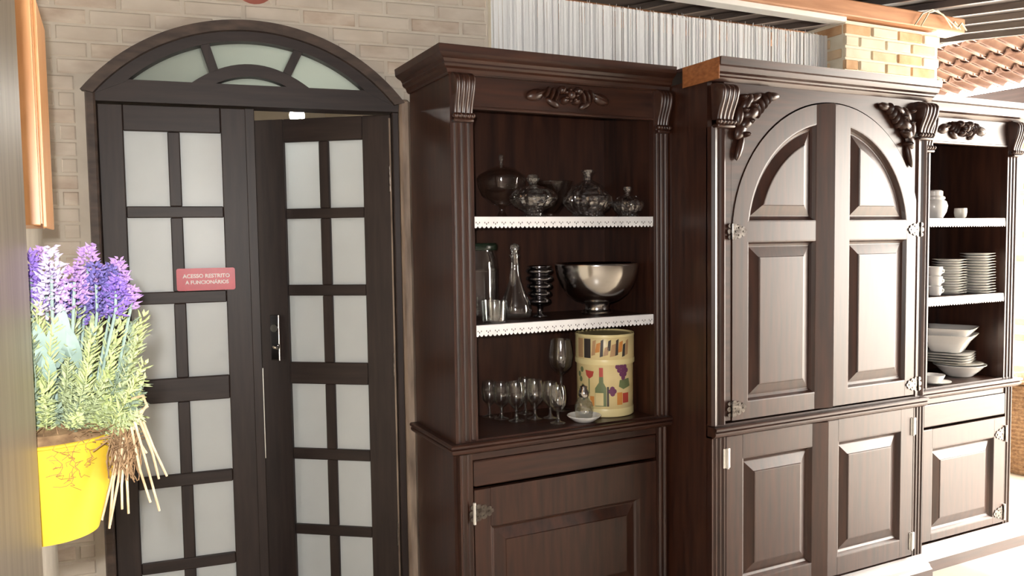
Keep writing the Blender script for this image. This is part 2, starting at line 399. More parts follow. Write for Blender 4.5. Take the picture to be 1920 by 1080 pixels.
# ---- glazed leaves
ROWS = [(1.690, 1.962), (1.375, 1.648), (1.052, 1.330), (.688, .962), (.362, .642), (.075, .320)]
def leaf(name, xs, w, flip):
    """xs: stile/pane edges measured from the hinge: s0 s1 | s2 s3 ; w leaf width. flip=+1 hinge at local x=0 growing +x"""
    root = struct(empty(name, (0, 0, 0)))
    def X(a): return a * flip
    def bx(a, b, z0, z1, y0=0, y1=.04, bev=.003): a, b = sorted((X(a), X(b))); return MB().box(a, b, y0, y1, z0, z1, bev)
    bx(0, xs[0], .012, 2.056).build('stile', 'door', root); bx(xs[3], w, .012, 2.056).build('stile', 'door', root)
    prev = 2.056
    for k, (z0, z1) in enumerate(ROWS + [(.012, .012)]):
        lo = z1 if k < 6 else .012
        big = prev - lo > .06
        bx(xs[0], xs[3], lo, prev, .001 if big else .004, .039 if big else .036).build('rail' if big else 'glazing_bar', 'doorh', root)
        prev = z0
        if k < 6:
            bx(xs[1], xs[2], z0, z1, .004, .036).build('glazing_bar', 'door', root)
            for a, b in ((xs[0], xs[1]), (xs[2], xs[3])):
                bx(a - .004, b + .004, z0 - .004, z1 + .004, .018, .024, 0).build('pane', 'pane', root)
    return root
def to_wall(o, u, v, rot=0, z=0):
    o.location = Matrix.Translation(WP) @ Matrix.Rotation(WA, 4, 'Z') @ Vector((u, v, z)); o.rotation_euler = (0, 0, WA + rot)
d1 = leaf('door_1', (.082, .228, .270, .413), .530, 1); to_wall(d1, -1.096, .002)
MB().box(.500, .534, -.006, 0, .012, 2.056, .002).build('astragal', 'door', d1)
MB().box(.5335, .5365, -.006, .010, .72, 1.07).build('edge_strip', 'hinges', d1)
d2 = leaf('door_2', (.120, .268, .310, .462), .605, -1); to_wall(d2, -.043, .010, math.radians(-30))
# lock plate, cylinder and handle on the right leaf
m = MB(); m.box(-.543, -.500, -.006, 0, 1.06, 1.25, .003); lk = m.build('lock_plate', 'steeld', d2)
m = MB()
m.loft([[(-.522 + .016 * math.cos(a), y, 1.195 + .016 * math.sin(a)) for a in [2 * PI * i / 14 for i in range(14)]] for y in (-.004, -.014)]); m.build('lock_cylinder', 'steel', lk, smooth=40)
MB().tube([(-.516, -.004, 1.12), (-.516, -.030, 1.12), (-.508, -.040, 1.119), (-.490, -.040, 1.117)], .008, 8).build('handle', 'steel', lk, smooth=50)
MB().tube([(-.500, -.010, 1.06), (-.500, -.010, 1.25)], .0035, 6).build('plate_edge', 'steel', lk)
for z in (.35, 1.05, 1.80):
    MB().tube([(-.003, -.007, z - .05), (-.003, -.007, z + .05)], .006, 8).build('hinge', 'hinge', d2, smooth=50)
MB().box(-.002, .004, -.012, -.004, .02, 2.04).build('hinge_strip', 'jamb', d2)

# red notice on the left leaf
sg = empty('notice_plate', (0, 0, 0)); to_wall(sg, -.7525, -.003, 0, 1.377)
w2, h2, rc = .1025, .083, .008
pts = []
for cx_, cz_, a0 in ((w2 - rc, h2 - rc, 0), (-w2 + rc, h2 - rc, PI / 2), (-w2 + rc, rc, PI), (w2 - rc, rc, 1.5 * PI)):
    pts += [(cx_ + rc * math.cos(a0 + PI / 2 * i / 4), cz_ + rc * math.sin(a0 + PI / 2 * i / 4)) for i in range(5)]
MB().prism_xz(pts, -.0025, .003).build('plate', 'red', sg)
def text(body, size, x, z, y, parent, wid=None, name='lettering'):
    cu = bpy.data.curves.new('txt', 'FONT'); cu.body = body; cu.size = size; cu.align_x = 'CENTER'; cu.extrude = .0004; cu.offset = .0006
    t = bpy.data.objects.new('txt', cu); COL.objects.link(t)
    bpy.context.view_layer.update()
    me = bpy.data.meshes.new_from_object(t.evaluated_get(bpy.context.evaluated_depsgraph_get()))
    bpy.data.objects.remove(t); bpy.data.curves.remove(cu)
    xs_ = [v.co.x for v in me.vertices]; s = (wid / (max(xs_) - min(xs_))) if wid else 1; c = (max(xs_) + min(xs_)) / 2
    for v in me.vertices: v.co = ((v.co.x - c) * s + x, -v.co.z + y, v.co.y + z)
    me.materials.clear(); me.materials.append(MT['ink'])
    o = bpy.data.objects.new(name, me); COL.objects.link(o); o.parent = parent; return o
text('ACESSO RESTRITO', .0195, .001, .0475, -.0026, sg, .165)
text('A FUNCION\u00c1RIOS', .0185, .003, .0245, -.0026, sg, .152)
tag(sg, 'red plastic staff-only notice with white lettering on the glazed door', 'sign')

# terracotta plate high on the wall, its lower edge just in view
pl = MB(); pl.lathe([(.001, 0), (.05, 0), (.075, .008), (.078, .012), (.05, .006), (.001, .004)], n=28)
po = pl.build('wall_plate', 'terra', smooth=50)
po.rotation_euler = (PI / 2, 0, WA); po.location = Matrix.Translation(WP) @ Matrix.Rotation(WA, 4, 'Z') @ Vector((-.549, -.016, 2.515))
tag(po, 'reddish terracotta plate hung on the whitewashed wall above the arched door', 'plate')

# bulb of the service room, seen in the gap over the open leaf
bp_ = atY(557, 217, 3.85)
bl_ = empty('ceiling_bulb', (bp_[0], bp_[1], roofz(bp_[1])))
mb = MB(); mb.ell(tuple(bp_), (.034, .034, .034), 0, 16, 12); mb.build('globe', 'bulb', bl_, bl_.location, True)
MB().lathe([(.001, .10), (.018, .10), (.020, .045), (.016, .035)], bp_, 12).build('socket', 'white', bl_, bl_.location, True)
MB().tube([(bp_[0], bp_[1], bp_[2] + .095), (bp_[0], bp_[1], roofz(bp_[1]) + .005)], .004).build('cord', 'white', bl_, bl_.location)
tag(bl_, 'bright round bulb hanging in the room behind the open door leaf', 'lamp')

# ------------------------------------------------------------------ cabinet helpers
def rect_shape(x0, x1, z0, z1): return lambda i: [(x0 + i, z0 + i), (x1 - i, z0 + i), (x1 - i, z1 - i), (x0 + i, z1 - i)]
def quarter_shape(xr, z0, cx, cz, r, side, n=16):
    """quarter arch panel; side=-1 left of centre, +1 right. xr is the straight inner edge"""
    def f(i):
        rr = r - i; zb = z0 + i; xi = xr + side * i
        xb = math.sqrt(rr * rr - (zb - cz) ** 2); zt = math.sqrt(rr * rr - (xi - cx) ** 2)
        a0 = math.atan2(zb - cz, xb); a1 = math.atan2(zt, abs(xi - cx))
        p = [(xi, zb)] + [(cx + side * rr * math.cos(a0 + (a1 - a0) * k / n), cz + rr * math.sin(a0 + (a1 - a0) * k / n)) for k in range(n + 1)]
        return p
    return f
PROF = [(-.003, .030), (-.003, -.001), (.002, .000), (.010, .013), (.018, .018), (.021, .018), (.060, .005), (.062, .002), (.066, .0015)]
def raised(shape, y, prof=PROF):
    m = MB(); m.loft([[(x, y + dy, z) for x, z in shape(i)] for i, dy in prof]); return m
def fluted(x0, x1, y, z0, z1, n=3, depth=.006, thick=.03):
    pts = []; w = x1 - x0; land = w * .10; fw = (w - land * (n + 1)) / n
    pts.append((x0, y + thick)); pts.append((x0, y))
    for k in range(n):
        a = x0 + land + k * (fw + land)
        for j in range(7):
            t = j / 6; pts.append((a + fw * t, y + depth * math.sin(PI * t)))
    pts += [(x1, y), (x1, y + thick)]
    return MB().prism_xy(pts, z0, z1)
def corbel(x0, x1, y, z0, z1, proj, nf=4):
    m = MB(); K = 14; NX = 25; rings = []
    for k in range(K + 1):
        t = k / K
        out = proj * (.42 + .58 * math.sin(min(t / .78, 1) * PI / 2) ** 1.6) if t < .78 else proj * math.sqrt(max(1 - ((t - .78) / .235) ** 2, .02))
        w = .86 + .14 * t
        ring = [(x0 + (x1 - x0) * (.5 - .5 * w), y + .01, z0 + (z1 - z0) * t)]
        for i in range(NX):
            s = i / (NX - 1); fl = abs(math.sin(PI * nf * s)) ** .6
            ring.append((x0 + (x1 - x0) * (.5 + (s - .5) * w), y - out * (.86 + .14 * fl), z0 + (z1 - z0) * t))
        ring.append((x0 + (x1 - x0) * (.5 + .5 * w), y + .01, z0 + (z1 - z0) * t))
        rings.append(ring)
    m.loft(rings)
    h = z1 - z0
    m.box(x0 + .002, x1 - .002, y - proj * .55, y + .01, z0 - .030, z0 - .018, .003)
    for k in range(5):
        s = (k + .5) / 5; m.ell((x0 + (x1 - x0) * s, y - proj * .45, z0 - .009), (.011, .014, .011), 0, 8, 6)
    return m
def crown(x0, x1, yf, yb, prof, left=True, right=True):
    """prof: (out, z) from bottom up"""
    m = MB(); rings = []
    path = []
    if left: path.append('lb')
    path += ['lf', 'rf']
    if right: path.append('rb')
    for p in path:
        ring = []
        for o, z in prof + [(-.03, prof[-1][1]), (-.03, prof[0][1])]:
            x = (x0 - (o if left else 0)) if p[0] == 'l' else (x1 + (o if right else 0))
            if o < 0: x = (x0 + (.03 if left else 0)) if p[0] == 'l' else (x1 - (.03 if right else 0))
            yy = (yf - o) if p[1] == 'f' else yb
            ring.append((x, yy, z))
        rings.append(ring)
    m.loft(rings); return m
def carving_h(cx, cz, w, h, y):
    """fruit-and-leaf garland: a leaf tip at each end, ribbed lobes and berries between"""
    m = MB()
    for s in (-1, 1):
        m.ell((cx + s * w * .40, y, cz - h * .02), (w * .11, .020, h * .24), -s * .25)
        m.ell((cx + s * w * .36, y - .006, cz + h * .06), (w * .09, .018, h * .10), -s * .35)
        for k in range(3):
            m.ell((cx + s * w * (.27 - k * .055), y - .008, cz + h * (.10 - .05 * k)), (w * .020, .024, h * (.26 + .03 * k)), s * .35)
        m.ell((cx + s * w * .20, y - .004, cz - h * .28), (w * .09, .016, h * .16), s * .5)
        m.ell((cx + s * w * .10, y - .012, cz + h * .22), (w * .05, .024, h * .18), -s * .5)
        m.ell((cx + s * w * .07, y - .012, cz - h * .18), (w * .045, .026, h * .17), s * .2)
    m.ell((cx, y - .012, cz + h * .04), (w * .055, .030, h * .24), 0, 10, 8)
    for k in range(7):
        a = 2 * PI * k / 7; m.ell((cx + w * .07 * math.cos(a), y - .02, cz + h * .02 + h * .22 * math.sin(a)), (w * .026, .018, h * .08), a)
    return m
def carving_corner(x, z, s, y, sc=1.0):
    """corner spray: pendant leaf below, ribbed fruit above, pointed leaf running along the arch. s=+1 spreads to +x"""
    m = MB()
    def E(dx, dz, rx, rz, rot, dep=.018): m.ell((x + s * dx * sc, y - dep * .4, z + dz * sc), (rx * sc, dep, rz * sc), rot if s > 0 else PI - rot)
    E(.028, -.150, .052, .015, 1.25, .014)
    E(.030, -.085, .040, .024, 1.0); E(.055, -.055, .034, .022, .6, .024); E(.022, -.030, .042, .020, 1.4, .02)
    E(.075, -.020, .038, .026, .4, .028); E(.060, .022, .040, .022, .9, .022)
    for k in range(4): E(.105 + .020 * k, -.004 + .016 * k, .034 - .003 * k, .010, 1.9 - .1 * k, .026)
    E(.100, .040, .036, .018, .4, .018); E(.190, .052, .034, .017, .15, .018)
    for dx, dz in ((.04, -.01), (.05, -.10), (.085, .012), (.035, .04), (.07, -.05)): E(dx, dz, .012, .012, 0, .032)
    return m
def butterfly(x, z, y, s, name, parent, off):
    """ornamental face hinge: barrel at x, lobed plate reaching towards s"""
    m = MB()
    def disc(cx, cz, r, d=.0035): m.loft([[(cx + r * math.cos(2 * PI * i / 10), yy, cz + r * math.sin(2 * PI * i / 10)) for i in range(10)] for yy in (y + .001, y - d)])
    m.box(x - .004, x + .004, y - .010, y + .001, z - .032, z + .032, .002)
    m.box(min(x, x + s * .055), max(x, x + s * .055), y - .004, y + .001, z - .012, z + .012)
    for dx, dz, r in ((.014, .022, .010), (.014, -.022, .010), (.034, .014, .013), (.034, -.014, .013), (.056, .010, .009), (.056, -.010, .009), (.066, 0, .008)): disc(x + s * dx, z + dz, r)
    for dx, dz, r in ((-.012, .022, .008), (-.012, -.022, .008), (-.014, 0, .010)): disc(x + s * dx, z + dz, r)
    for dx, dz in ((.034, .014), (.034, -.014), (.056, 0), (.018, 0)): disc(x + s * dx, z + dz, .004, .006)
    return m.build(name, 'hinge', parent, off, 35)
def lace(x0, x1, y, zt, h, parent, off):
    p = .0335 if True else 0
    n = max(1, round((x1 - x0) / p)); m = MB(); p = (x1 - x0) / n
    sc = 2; vs = []; fs = []; uv = []
    steps = n * sc * 6
    for i in range(steps + 1):
        u = i / (sc * 6); x = x0 + u * p; ph = (i % 6) / 6
        zb = zt - h + .008 * (1 - abs(math.sin(PI * ph)) ** .8)
        wob = .0016 * math.sin(u * 1.7)
        for z, yy in ((zt + .0012, y + .02), (zt + .0012, y), (zt - h * .5, y - .002 + wob), (zb, y - .001 + wob * 1.5)):
            vs.append((x, yy, z)); uv.append((u, (z - (zt - h)) / h if yy < y + .01 else 1.0))
    for i in range(steps):
        for j in range(3): a = i * 4 + j; fs.append((a, a + 1, a + 5, a + 4))
    m.add(vs, fs); o = m.build('lace_trim', 'lace', parent, off)
    ul = o.data.uv_layers.new(name='UVMap')
    for lp in o.data.loops: ul.data[lp.index].uv = uv[lp.vertex_index]
    o['label'] = 'white scalloped lace edging'
    return o
def framed_door(name, x0, x1, z0, z1, y, sl, sr, rt, rb, parent, off, t=.022, slant=0):
    """flat frame-and-panel door; sl/sr stile widths, rt/rb rails. returns the door"""
    m = MB(); m.box(x0, x0 + sl, y, y + t, z0, z1, .002); m.prism_xy([(x1 - sr, y), (x1, y - slant), (x1, y + t), (x1 - sr, y + t)], z0, z1)
    m.box(x0 + sl, x1 - sr, y + .0004, y + t, z1 - rt, z1); m.box(x0 + sl, x1 - sr, y + .0004, y + t, z0, z0 + rb)
    d = m.build(name, 'cab', parent, off)
    raised(rect_shape(x0 + sl, x1 - sr, z0 + rb, z1 - rt), y + .001).build('raised_panel', 'cab', d, off)
    return d
LEDGE = [(.004, .778), (.012, .782), (.022, .788), (.026, .796), (.026, .802), (.020, .806), (.030, .810), (.030, .818), (.024, .822)]
BASE = [(.060, 0), (.060, .052), (.050, .060), (.046, .070), (.030, .080), (.022, .092), (.010, .100), (.004, .104)]
def zshift(prof, dz, k=1): return [(o * k, z + dz) for o, z in prof]

# ------------------------------------------------------------------ open display cabinet (by the door)
def cabinet_open(name, x0, x1, yf, yb, pil, floor_z, shelves, fr0, fr1, crown_z0, crown_prof, label, left, right, carv, hinge_side, dz_panel, pilw2=None, base_right=False):
    B = empty(name, (x0, yf, 0)); off = Vector((x0, yf, 0)); tag(B, label, 'cabinet')
    t = .022; p2 = pilw2 or pil
    top = crown_z0 + .03
    MB().box(x0, x0 + t, yf + .03, yb, .10, top).build('side_panel', 'cab', B, off)
    MB().box(x1 - t, x1, yf + .03, yb, .10, top).build('side_panel', 'cab', B, off)
    yi = yf + .36
    MB().box(x0 + t, x1 - t, yi, yi + .018, .82, top).build('back_panel', 'cabin', B, off)
    # inner cheek panels carry the shelves
    MB().box(x0 + t, x0 + t + .02, yf + .03, yi, .82, top).build('inner_cheek', 'cabin', B, off)
    MB().box(x1 - p2, x1 - t, yf + .03, yi, .82, top).build('inner_cheek', 'cabin', B, off)
    MB().box(x0 + t, x1 - t, yf + .03, yi, top - .02, top).build('top_panel', 'cabin', B, off)
    # face frame: fluted pilasters, frieze
    fluted(x0, x0 + pil, yf, floor_z - .01, crown_z0 + .01, 3).build('pilaster', 'cab', B, off)
    fluted(x1 - p2, x1, yf, floor_z - .01, crown_z0 + .01, 3).build('pilaster', 'cab', B, off)
    MB().box(x0 + pil - .01, x1 - p2 + .01, yf + .004, yf + .026, fr0, fr1).build('frieze', 'cabh', B, off)
    MB().box(x0 + pil - .01, x1 - p2 + .01, yf + .001, yf + .030, fr0 - .006, fr0 + .004, .002).build('frieze_bead', 'cabh', B, off)
    for a, b in ((x0 + .004, x0 + pil - .004), (x1 - p2 + .004, x1 - .004)):
        corbel(a, b, yf, crown_z0 - .135, crown_z0 + .005, .048).build('corbel', 'cab', B, off, 40)
    cx, cw = carv
    carving_h(cx, (fr0 + fr1) / 2 + .006, cw, (fr1 - fr0) * .86, yf + .004).build('carving', 'cab', B, off, 50)
    crown(x0, x1, yf, yb, crown_prof, left, right).build('crown', 'cabh', B, off, 25)
    for z in shelves:
        s = MB().box(x0 + t + .02, x1 - p2, yf + .012, yi, z - .022, z).build('shelf', 'cabh', B, off)
        lace(x0 + pil - .002, x1 - p2 + .002, yf + .006, z, .040, s, off)
    # waist ledge and floor of the upper part
    MB().box(x0 + t, x1 - t, yf + .002, yi, floor_z - .022, floor_z).build('cabinet_floor', 'cabh', B, off)
    lp = zshift(LEDGE, floor_z - .828)
    crown(x0, x1, yf, yb, lp, left, right).build('waist_ledge', 'cabh', B, off, 25)
    # lower part
    zb = .104
    fluted(x0 + .012, x0 + .062, yf - .002, zb, floor_z - .045, 2).build('base_pilaster', 'cab', B, off)
    fluted(x1 - .062, x1 - .012, yf - .002, zb, floor_z - .045, 2).build('base_pilaster', 'cab', B, off)
    MB().box(x0 + .055, x1 - .055, yf + .004, yf + .03, floor_z - .075, floor_z - .03).build('rail', 'cabh', B, off)
    MB().box(x0 + t, x1 - t, yb - .03, yb - .012, .10, .82).build('back_panel', 'cabin', B, off)
    d0, d1_ = x0 + .064, x1 - .064
    zd = .648
    dr = MB().box(d0 + .002, d1_ - .002, yf - .004, yf + .02, zd + .008, floor_z - .078, .004).build('drawer_front', 'cabh', B, off)
    dd = framed_door('door', d0 + .002, d1_ - .002, .115, zd - .004, yf - .004, .065, .080, zd - dz_panel, .035, B, off)
    for z in (.56, .165):
        if hinge_side < 0: butterfly(d0 + .004, z, yf - .004, 1, 'hinge', dd, off)
        else: butterfly(d1_ - .004, z, yf - .004, -1, 'hinge', dd, off)
        xx = d0 - .001 if hinge_side < 0 else d1_ + .001
        MB().tube([(xx, yf - .009, z - .04), (xx, yf - .009, z + .04)], .006, 8).build('hinge_pin', 'hinges', dd, off, 50)
    MB().box(x0 + .004, x1 - .004, yf + .01, yb, 0, .104).build('plinth', 'cab', B, off)
    crown(x0, x1, yf, yb, BASE, left, base_right or right).build('base_moulding', 'cabh', B, off, 25)
    return B
C1P = [(.006, 2.128), (.012, 2.134), (.016, 2.146), (.026, 2.152), (.030, 2.160), (.030, 2.166), (.036, 2.176), (.050, 2.184), (.054, 2.188), (.058, 2.192), (.060, 2.218)]
cabA = cabinet_open('display_cabinet', 1.090, 2.030, 2.656, 3.070, .087, .828, (1.632, 1.240), 2.020, 2.130, 2.128, C1P,
    'dark open-shelf display cabinet beside the glazed doors, holding glassware', True, False, (1.572, .355), -1, .505, .070)
C3P = [(.006, 2.078), (.012, 2.084), (.018, 2.094), (.034, 2.100), (.036, 2.112), (.044, 2.126), (.046, 2.132), (.060, 2.136), (.062, 2.162)]
cabC = cabinet_open('display_cabinet', 3.262, 3.995, 2.462, 2.870, .090, .838, (1.618, 1.253), 1.966, 2.080, 2.078, C3P,
    'open-shelf cabinet stacked with white crockery beyond the arched armoire', False, True, (3.573, .330), 1, .555, .080, True)

# ------------------------------------------------------------------ arched armoire in the middle
x0, x1, yf, yb = 2.036, 3.245, 2.400, 2.860
B = empty('arched_armoire', (x0, yf, 0)); off = Vector((x0, yf, 0))
tag(B, 'tall dark wooden armoire with arched double doors above plain panelled doors', 'armoire')
ACX, ACZ, RO = 2.664, 1.552, .532
MB().box(x0, x0 + .022, yf + .024, yb, .10, 2.15).build('side_panel', 'cab', B, off)
MB().box(x1 - .022, x1, yf + .024, yb, .10, 2.15).build('side_panel', 'cab', B, off)
MB().box(x0 + .022, x1 - .022, yb - .02, yb, .10, 2.15).build('back_panel', 'cabin', B, off)
MB().box(x0 + .022, x1 - .022, yf + .024, yb - .02, 2.13, 2.15).build('top_panel', 'cabin', B, off)
# spandrel frieze with the arch cut out
us = [ACX - RO + 2 * RO * i / 48 for i in range(49)]
m = MB(); m.strip([(u, ACZ + math.sqrt(max(RO * RO - (u - ACX) ** 2, 0)) + .003) for u in us], [(u, 2.135) for u in us], yf, yf + .026)
m.box(x0 + .06, ACX - RO - .001, yf, yf + .026, .84, 2.135); m.box(ACX + RO + .001, x1 - .04, yf, yf + .026, .84, 2.135)
m.build('spandrel', 'cabh', B, off)
for a, b in ((x0, x0 + .068), (x1 - .078, x1)):
    m = MB(); w = b - a
    m.prism_xy([(a, yf + .03), (a, yf), (a + w * .18, yf - .008), (a + w * .34, yf - .004), (a + w * .42, yf + .003), (a + w * .58, yf + .003), (a + w * .66, yf - .004), (a + w * .82, yf - .008), (b, yf), (b, yf + .03)], .828, 1.96)
    m.build('pilaster', 'cab', B, off)
corbel(x0 + .002, x0 + .088, yf - .004, 1.985, 2.118, .058).build('corbel', 'cab', B, off, 40)
corbel(x1 - .094, x1, yf - .004, 1.985, 2.118, .058).build('corbel', 'cab', B, off, 40)
carving_corner(x0 + .100, 2.035, 1, yf - .004).build('carving', 'cab', B, off, 50)
carving_corner(x1 - .100, 2.035, -1, yf - .004).build('carving', 'cab', B, off, 50)
C2P = [(.004, 2.128), (.010, 2.134), (.014, 2.142), (.024, 2.146), (.026, 2.152), (.040, 2.158), (.044, 2.168), (.046, 2.176), (.056, 2.180), (.060, 2.208)]
crown(x0 - .004, x1 + .014, yf, yb, C2P, False, False).build('crown', 'cabh', B, off, 25)
MB().box(x0 - .008, x0 - .004, yf - .050, 2.56, 2.128, 2.206).build('crown_cut_end', 'cut', B, off)
MB().box(x0 - .004, x1 + .012, yf - .02, yb, 2.195, 2.207).build('top_board', 'cab', B, off)
# arched doors
YD = yf - .004
def arched_door(side):
    xi = ACX + side * .006                       # meeting edge
    def X(d): return ACX + side * d              # d = distance from the arch centre line
    st = .092 if side < 0 else .098
    ro = RO - .003; ri = .452; zb = .838; t = .022
    m = MB()
    def bx(d0, d1, z0, z1, y0=YD, bev=0): a, b = sorted((X(d0), X(d1))); m.box(a, b, y0, YD + t, z0, z1, bev)
    def stile(slant):
        rings = []
        for i in range(9):
            d = .006 + (st - .006) * i / 8; zt = ACZ + math.sqrt(ro ** 2 - d * d); y = YD - slant * (1 - i / 8)
            rings.append([(X(d), y, zb), (X(d), y, zt), (X(d), YD + t, zt), (X(d), YD + t, zb)])
        m.loft(rings)
    stile(.016 if side < 0 else 0)                                                    # meeting stile, splayed on the left door
    zs = ACZ + .02
    bx(ri, ro, zb, ACZ)                                                               # hinge stile
    a1 = math.acos(st / ro); a2 = math.acos(st / ri)
    A = [(X(ro * math.cos(a1 * i / 24)), ACZ + ro * math.sin(a1 * i / 24)) for i in range(25)]
    Bq = [(X(ri * math.cos(a2 * i / 24)), ACZ + ri * math.sin(a2 * i / 24)) for i in range(25)]
    m.strip(A, Bq, YD + .0003, YD + t)
    bx(st, ri, 1.528, 1.608, YD + .0006); bx(st, ri, zb, zb + .068, YD + .0006)
    d = m.build('upper_door', 'cab', B, off)
    raised(quarter_shape(X(st), 1.608, ACX, ACZ, ri, side), YD + .001).build('arched_panel', 'cab', d, off)
    a, b = sorted((X(st), X(ri)))
    raised(rect_shape(a, b, zb + .068, 1.528), YD + .001).build('raised_panel', 'cab', d, off)
    for z in (1.568, .885): butterfly(X(ro) + side * .004, z, YD - .001, -side, 'hinge', d, off)
    if side > 0:
        a, b = sorted((X(.004), X(.022))); MB().box(a, b, YD - .007, YD, zb, 2.076, .002).build('meeting_bead', 'cab', d, off)
    return d
arched_door(-1); arched_door(1)
MB().box(ACX - .02, ACX + .02, yf + .022, yf + .04, .84, 2.08).build('door_stop', 'cab', B, off)
# waist and lower doors
MB().box(x0 + .022, x1 - .022, yf + .004, yb - .02, .806, .828).build('shelf_board', 'cabh', B, off)
crown(x0, x1, yf, yb, zshift(LEDGE, 0), False, False).build('waist_ledge', 'cabh', B, off, 25)
for a, b in ((x0, x0 + .066), (x1 - .066, x1)): fluted(a, b, yf - .004, .104, .785, 3).build('base_pilaster', 'cab', B, off)
MB().box(x0 + .02, x1 - .02, yf + .022, yf + .04, .10, .80).build('face_frame', 'cab', B, off)
for k, (a, b, sl, sr) in enumerate(((x0 + .070, 2.640, .084, .078), (2.646, x1 - .070, .066, .078))):
    d = framed_door('lower_door', a, b, .112, .778, YD, sl, sr, .095, .08, B, off, slant=.012 if k == 0 else 0)
    for z in (.695, .175):
        xx = a + .004 if k == 0 else b - .004
        h = MB().box(xx - .020 if k == 0 else xx - .014, xx + .014 if k == 0 else xx + .020, YD - .004, YD + .001, z - .038, z + .038, .0015).build('hinge', 'hinges', d, off)
        MB().tube([(xx - .002, YD - .006, z - .04), (xx - .002, YD - .006, z + .04)], .005, 8).build('hinge_pin', 'hinges', d, off, 50)
MB().box(x0 + .004, x1 - .004, yf + .01, yb, 0, .104).build('plinth', 'cab', B, off)
crown(x0, x1, yf, yb, BASE, False, False).build('base_moulding', 'cabh', B, off, 25)

# ------------------------------------------------------------------ glassware, first shelf (z 1.632)
def thing(name, loc, label, cat, group=None): return tag(empty(name, loc), label, cat, group)
S1, S2, S3 = 1.6335, 1.2415, .8285
def spot(px, py, Y, z):
    q = atY(px, py, Y); return Vector((q[0], q[1], z))
# round footed jar with lid
L = spot(940, 340, 2.91, S1); t = thing('glass_jar', L, 'round smoky glass footed jar with tall knobbed lid on the upper lace shelf', 'jar')
MB().lathe([(.050, 0), (.052, .004), (.020, .012), (.012, .030), (.014, .048), (.045, .062), (.080, .090), (.094, .125), (.096, .150), (.096, .152)]).build('bowl', 'smoke', t, smooth=True)
MB().lathe([(.099, .152), (.100, .156), (.090, .172), (.055, .196), (.018, .206), (.007, .212)]).build('lid', 'smoke', t, smooth=True)
MB().lathe([(.007, .212), (.006, .226), (.010, .232), (.008, .240), (.012, .248), (.001, .256)], n=12).build('knob', 'crystal', t, smooth=True)
# covered crystal dish
fac = lambda k, a: (lambda th, z: 1 + a * abs(math.sin(k * th / 2)))
L = spot(1000, 370, 2.735, S1); t = thing('crystal_dish', L, 'round cut-crystal covered dish in front of the wide glass bowl', 'dish')
MB().lathe([(.046, 0), (.050, .004), (.030, .016), (.036, .024), (.070, .042), (.088, .066), (.090, .072)], n=36, mod=fac(18, .05)).build('bowl', 'crystal', t)
MB().lathe([(.090, .073), (.088, .082), (.066, .104), (.034, .116), (.016, .120), (.012, .126)], n=36, mod=fac(18, .04)).build('lid', 'crystal', t)
MB().lathe([(.010, .124), (.022, .136), (.026, .146), (.018, .160), (.001, .166)], n=14).build('knob', 'crystal', t)
# wide bowl behind
L = spot(1032, 360, 2.918, S1); t = thing('glass_bowl', L, 'wide clear glass bowl with flared rim behind the crystal dishes', 'bowl')
MB().lathe([(.040, 0), (.042, .006), (.030, .012), (.034, .020), (.062, .060), (.082, .110), (.094, .146), (.096, .150), (.091, .146), (.058, .060), (.02, .022)], n=32).build('bowl', 'smoke', t, smooth=True)
# large covered crystal jar
L = spot(1102, 370, 2.765, S1); t = thing('crystal_jar', L, 'cut-crystal jar with domed lid and flat-topped knob on the upper lace shelf', 'jar')
MB().lathe([(.060, 0), (.064, .006), (.055, .014), (.078, .034), (.094, .058), (.090, .082), (.082, .086)], n=40, mod=fac(20, .07)).build('bowl', 'crystal', t)
MB().lathe([(.084, .087), (.080, .096), (.058, .124), (.028, .142), (.016, .148), (.014, .160)], n=40, mod=fac(20, .04)).build('lid', 'crystal', t)
MB().lathe([(.014, .158), (.016, .168), (.026, .180), (.027, .186), (.001, .187)], n=14).build('knob', 'crystal', t)
# small sugar bowl
L = spot(1177, 375, 2.728, S1); t = thing('sugar_bowl', L, 'small cut-crystal sugar bowl with a lid at the end of the shelf', 'bowl')
MB().lathe([(.040, 0), (.042, .005), (.034, .012), (.052, .026), (.062, .044), (.060, .058)], n=32, mod=fac(16, .07)).build('bowl', 'crystal', t)
MB().lathe([(.061, .059), (.058, .064), (.036, .082), (.014, .090), (.010, .094)], n=32, mod=fac(16, .05)).build('lid', 'crystal', t)
MB().lathe([(.009, .092), (.012, .100), (.017, .112), (.016, .120), (.001, .124)], n=12).build('knob', 'crystal', t)

# ---- second shelf (z 1.24)
L = spot(888, 520, 2.905, S2); t = thing('glass_canister', L, 'large clear glass canister with a dark lid, half behind the fluted pilaster', 'canister')
MB().lathe([(.090, 0), (.096, .006), (.098, .020), (.098, .190), (.094, .240), (.086, .262), (.086, .270)], n=32).build('body', 'glass', t, smooth=50)
MB().lathe([(.099, .186), (.1005, .188), (.1005, .194), (.099, .196)], n=32).build('band', 'smoke', t, smooth=True)
MB().lathe([(.001, .268), (.092, .268), (.096, .274), (.096, .288), (.090, .296), (.001, .298)], n=32).build('lid', 'lid', t, smooth=40)
L = spot(927, 570, 2.72, S2); t = thing('glass_tumbler', L, 'small straight-sided glass tumbler between the canister and the decanter', 'tumbler')
MB().lathe([(.001, .002), (.044, .002), (.046, .008), (.050, .082), (.048, .082), (.044, .012), (.001, .010)], n=24).build('glass_wall', 'glass', t, smooth=50)
L = spot(966, 560, 2.80, S2); t = thing('decanter', L, 'slender-necked clear glass decanter with stopper on the middle shelf', 'decanter')
MB().lathe([(.001, .002), (.052, .002), (.060, .012), (.064, .036), (.058, .066), (.040, .104), (.024, .146), (.017, .190), (.016, .236), (.020, .242), (.024, .250)], n=28).build('body', 'glass', t, smooth=True)
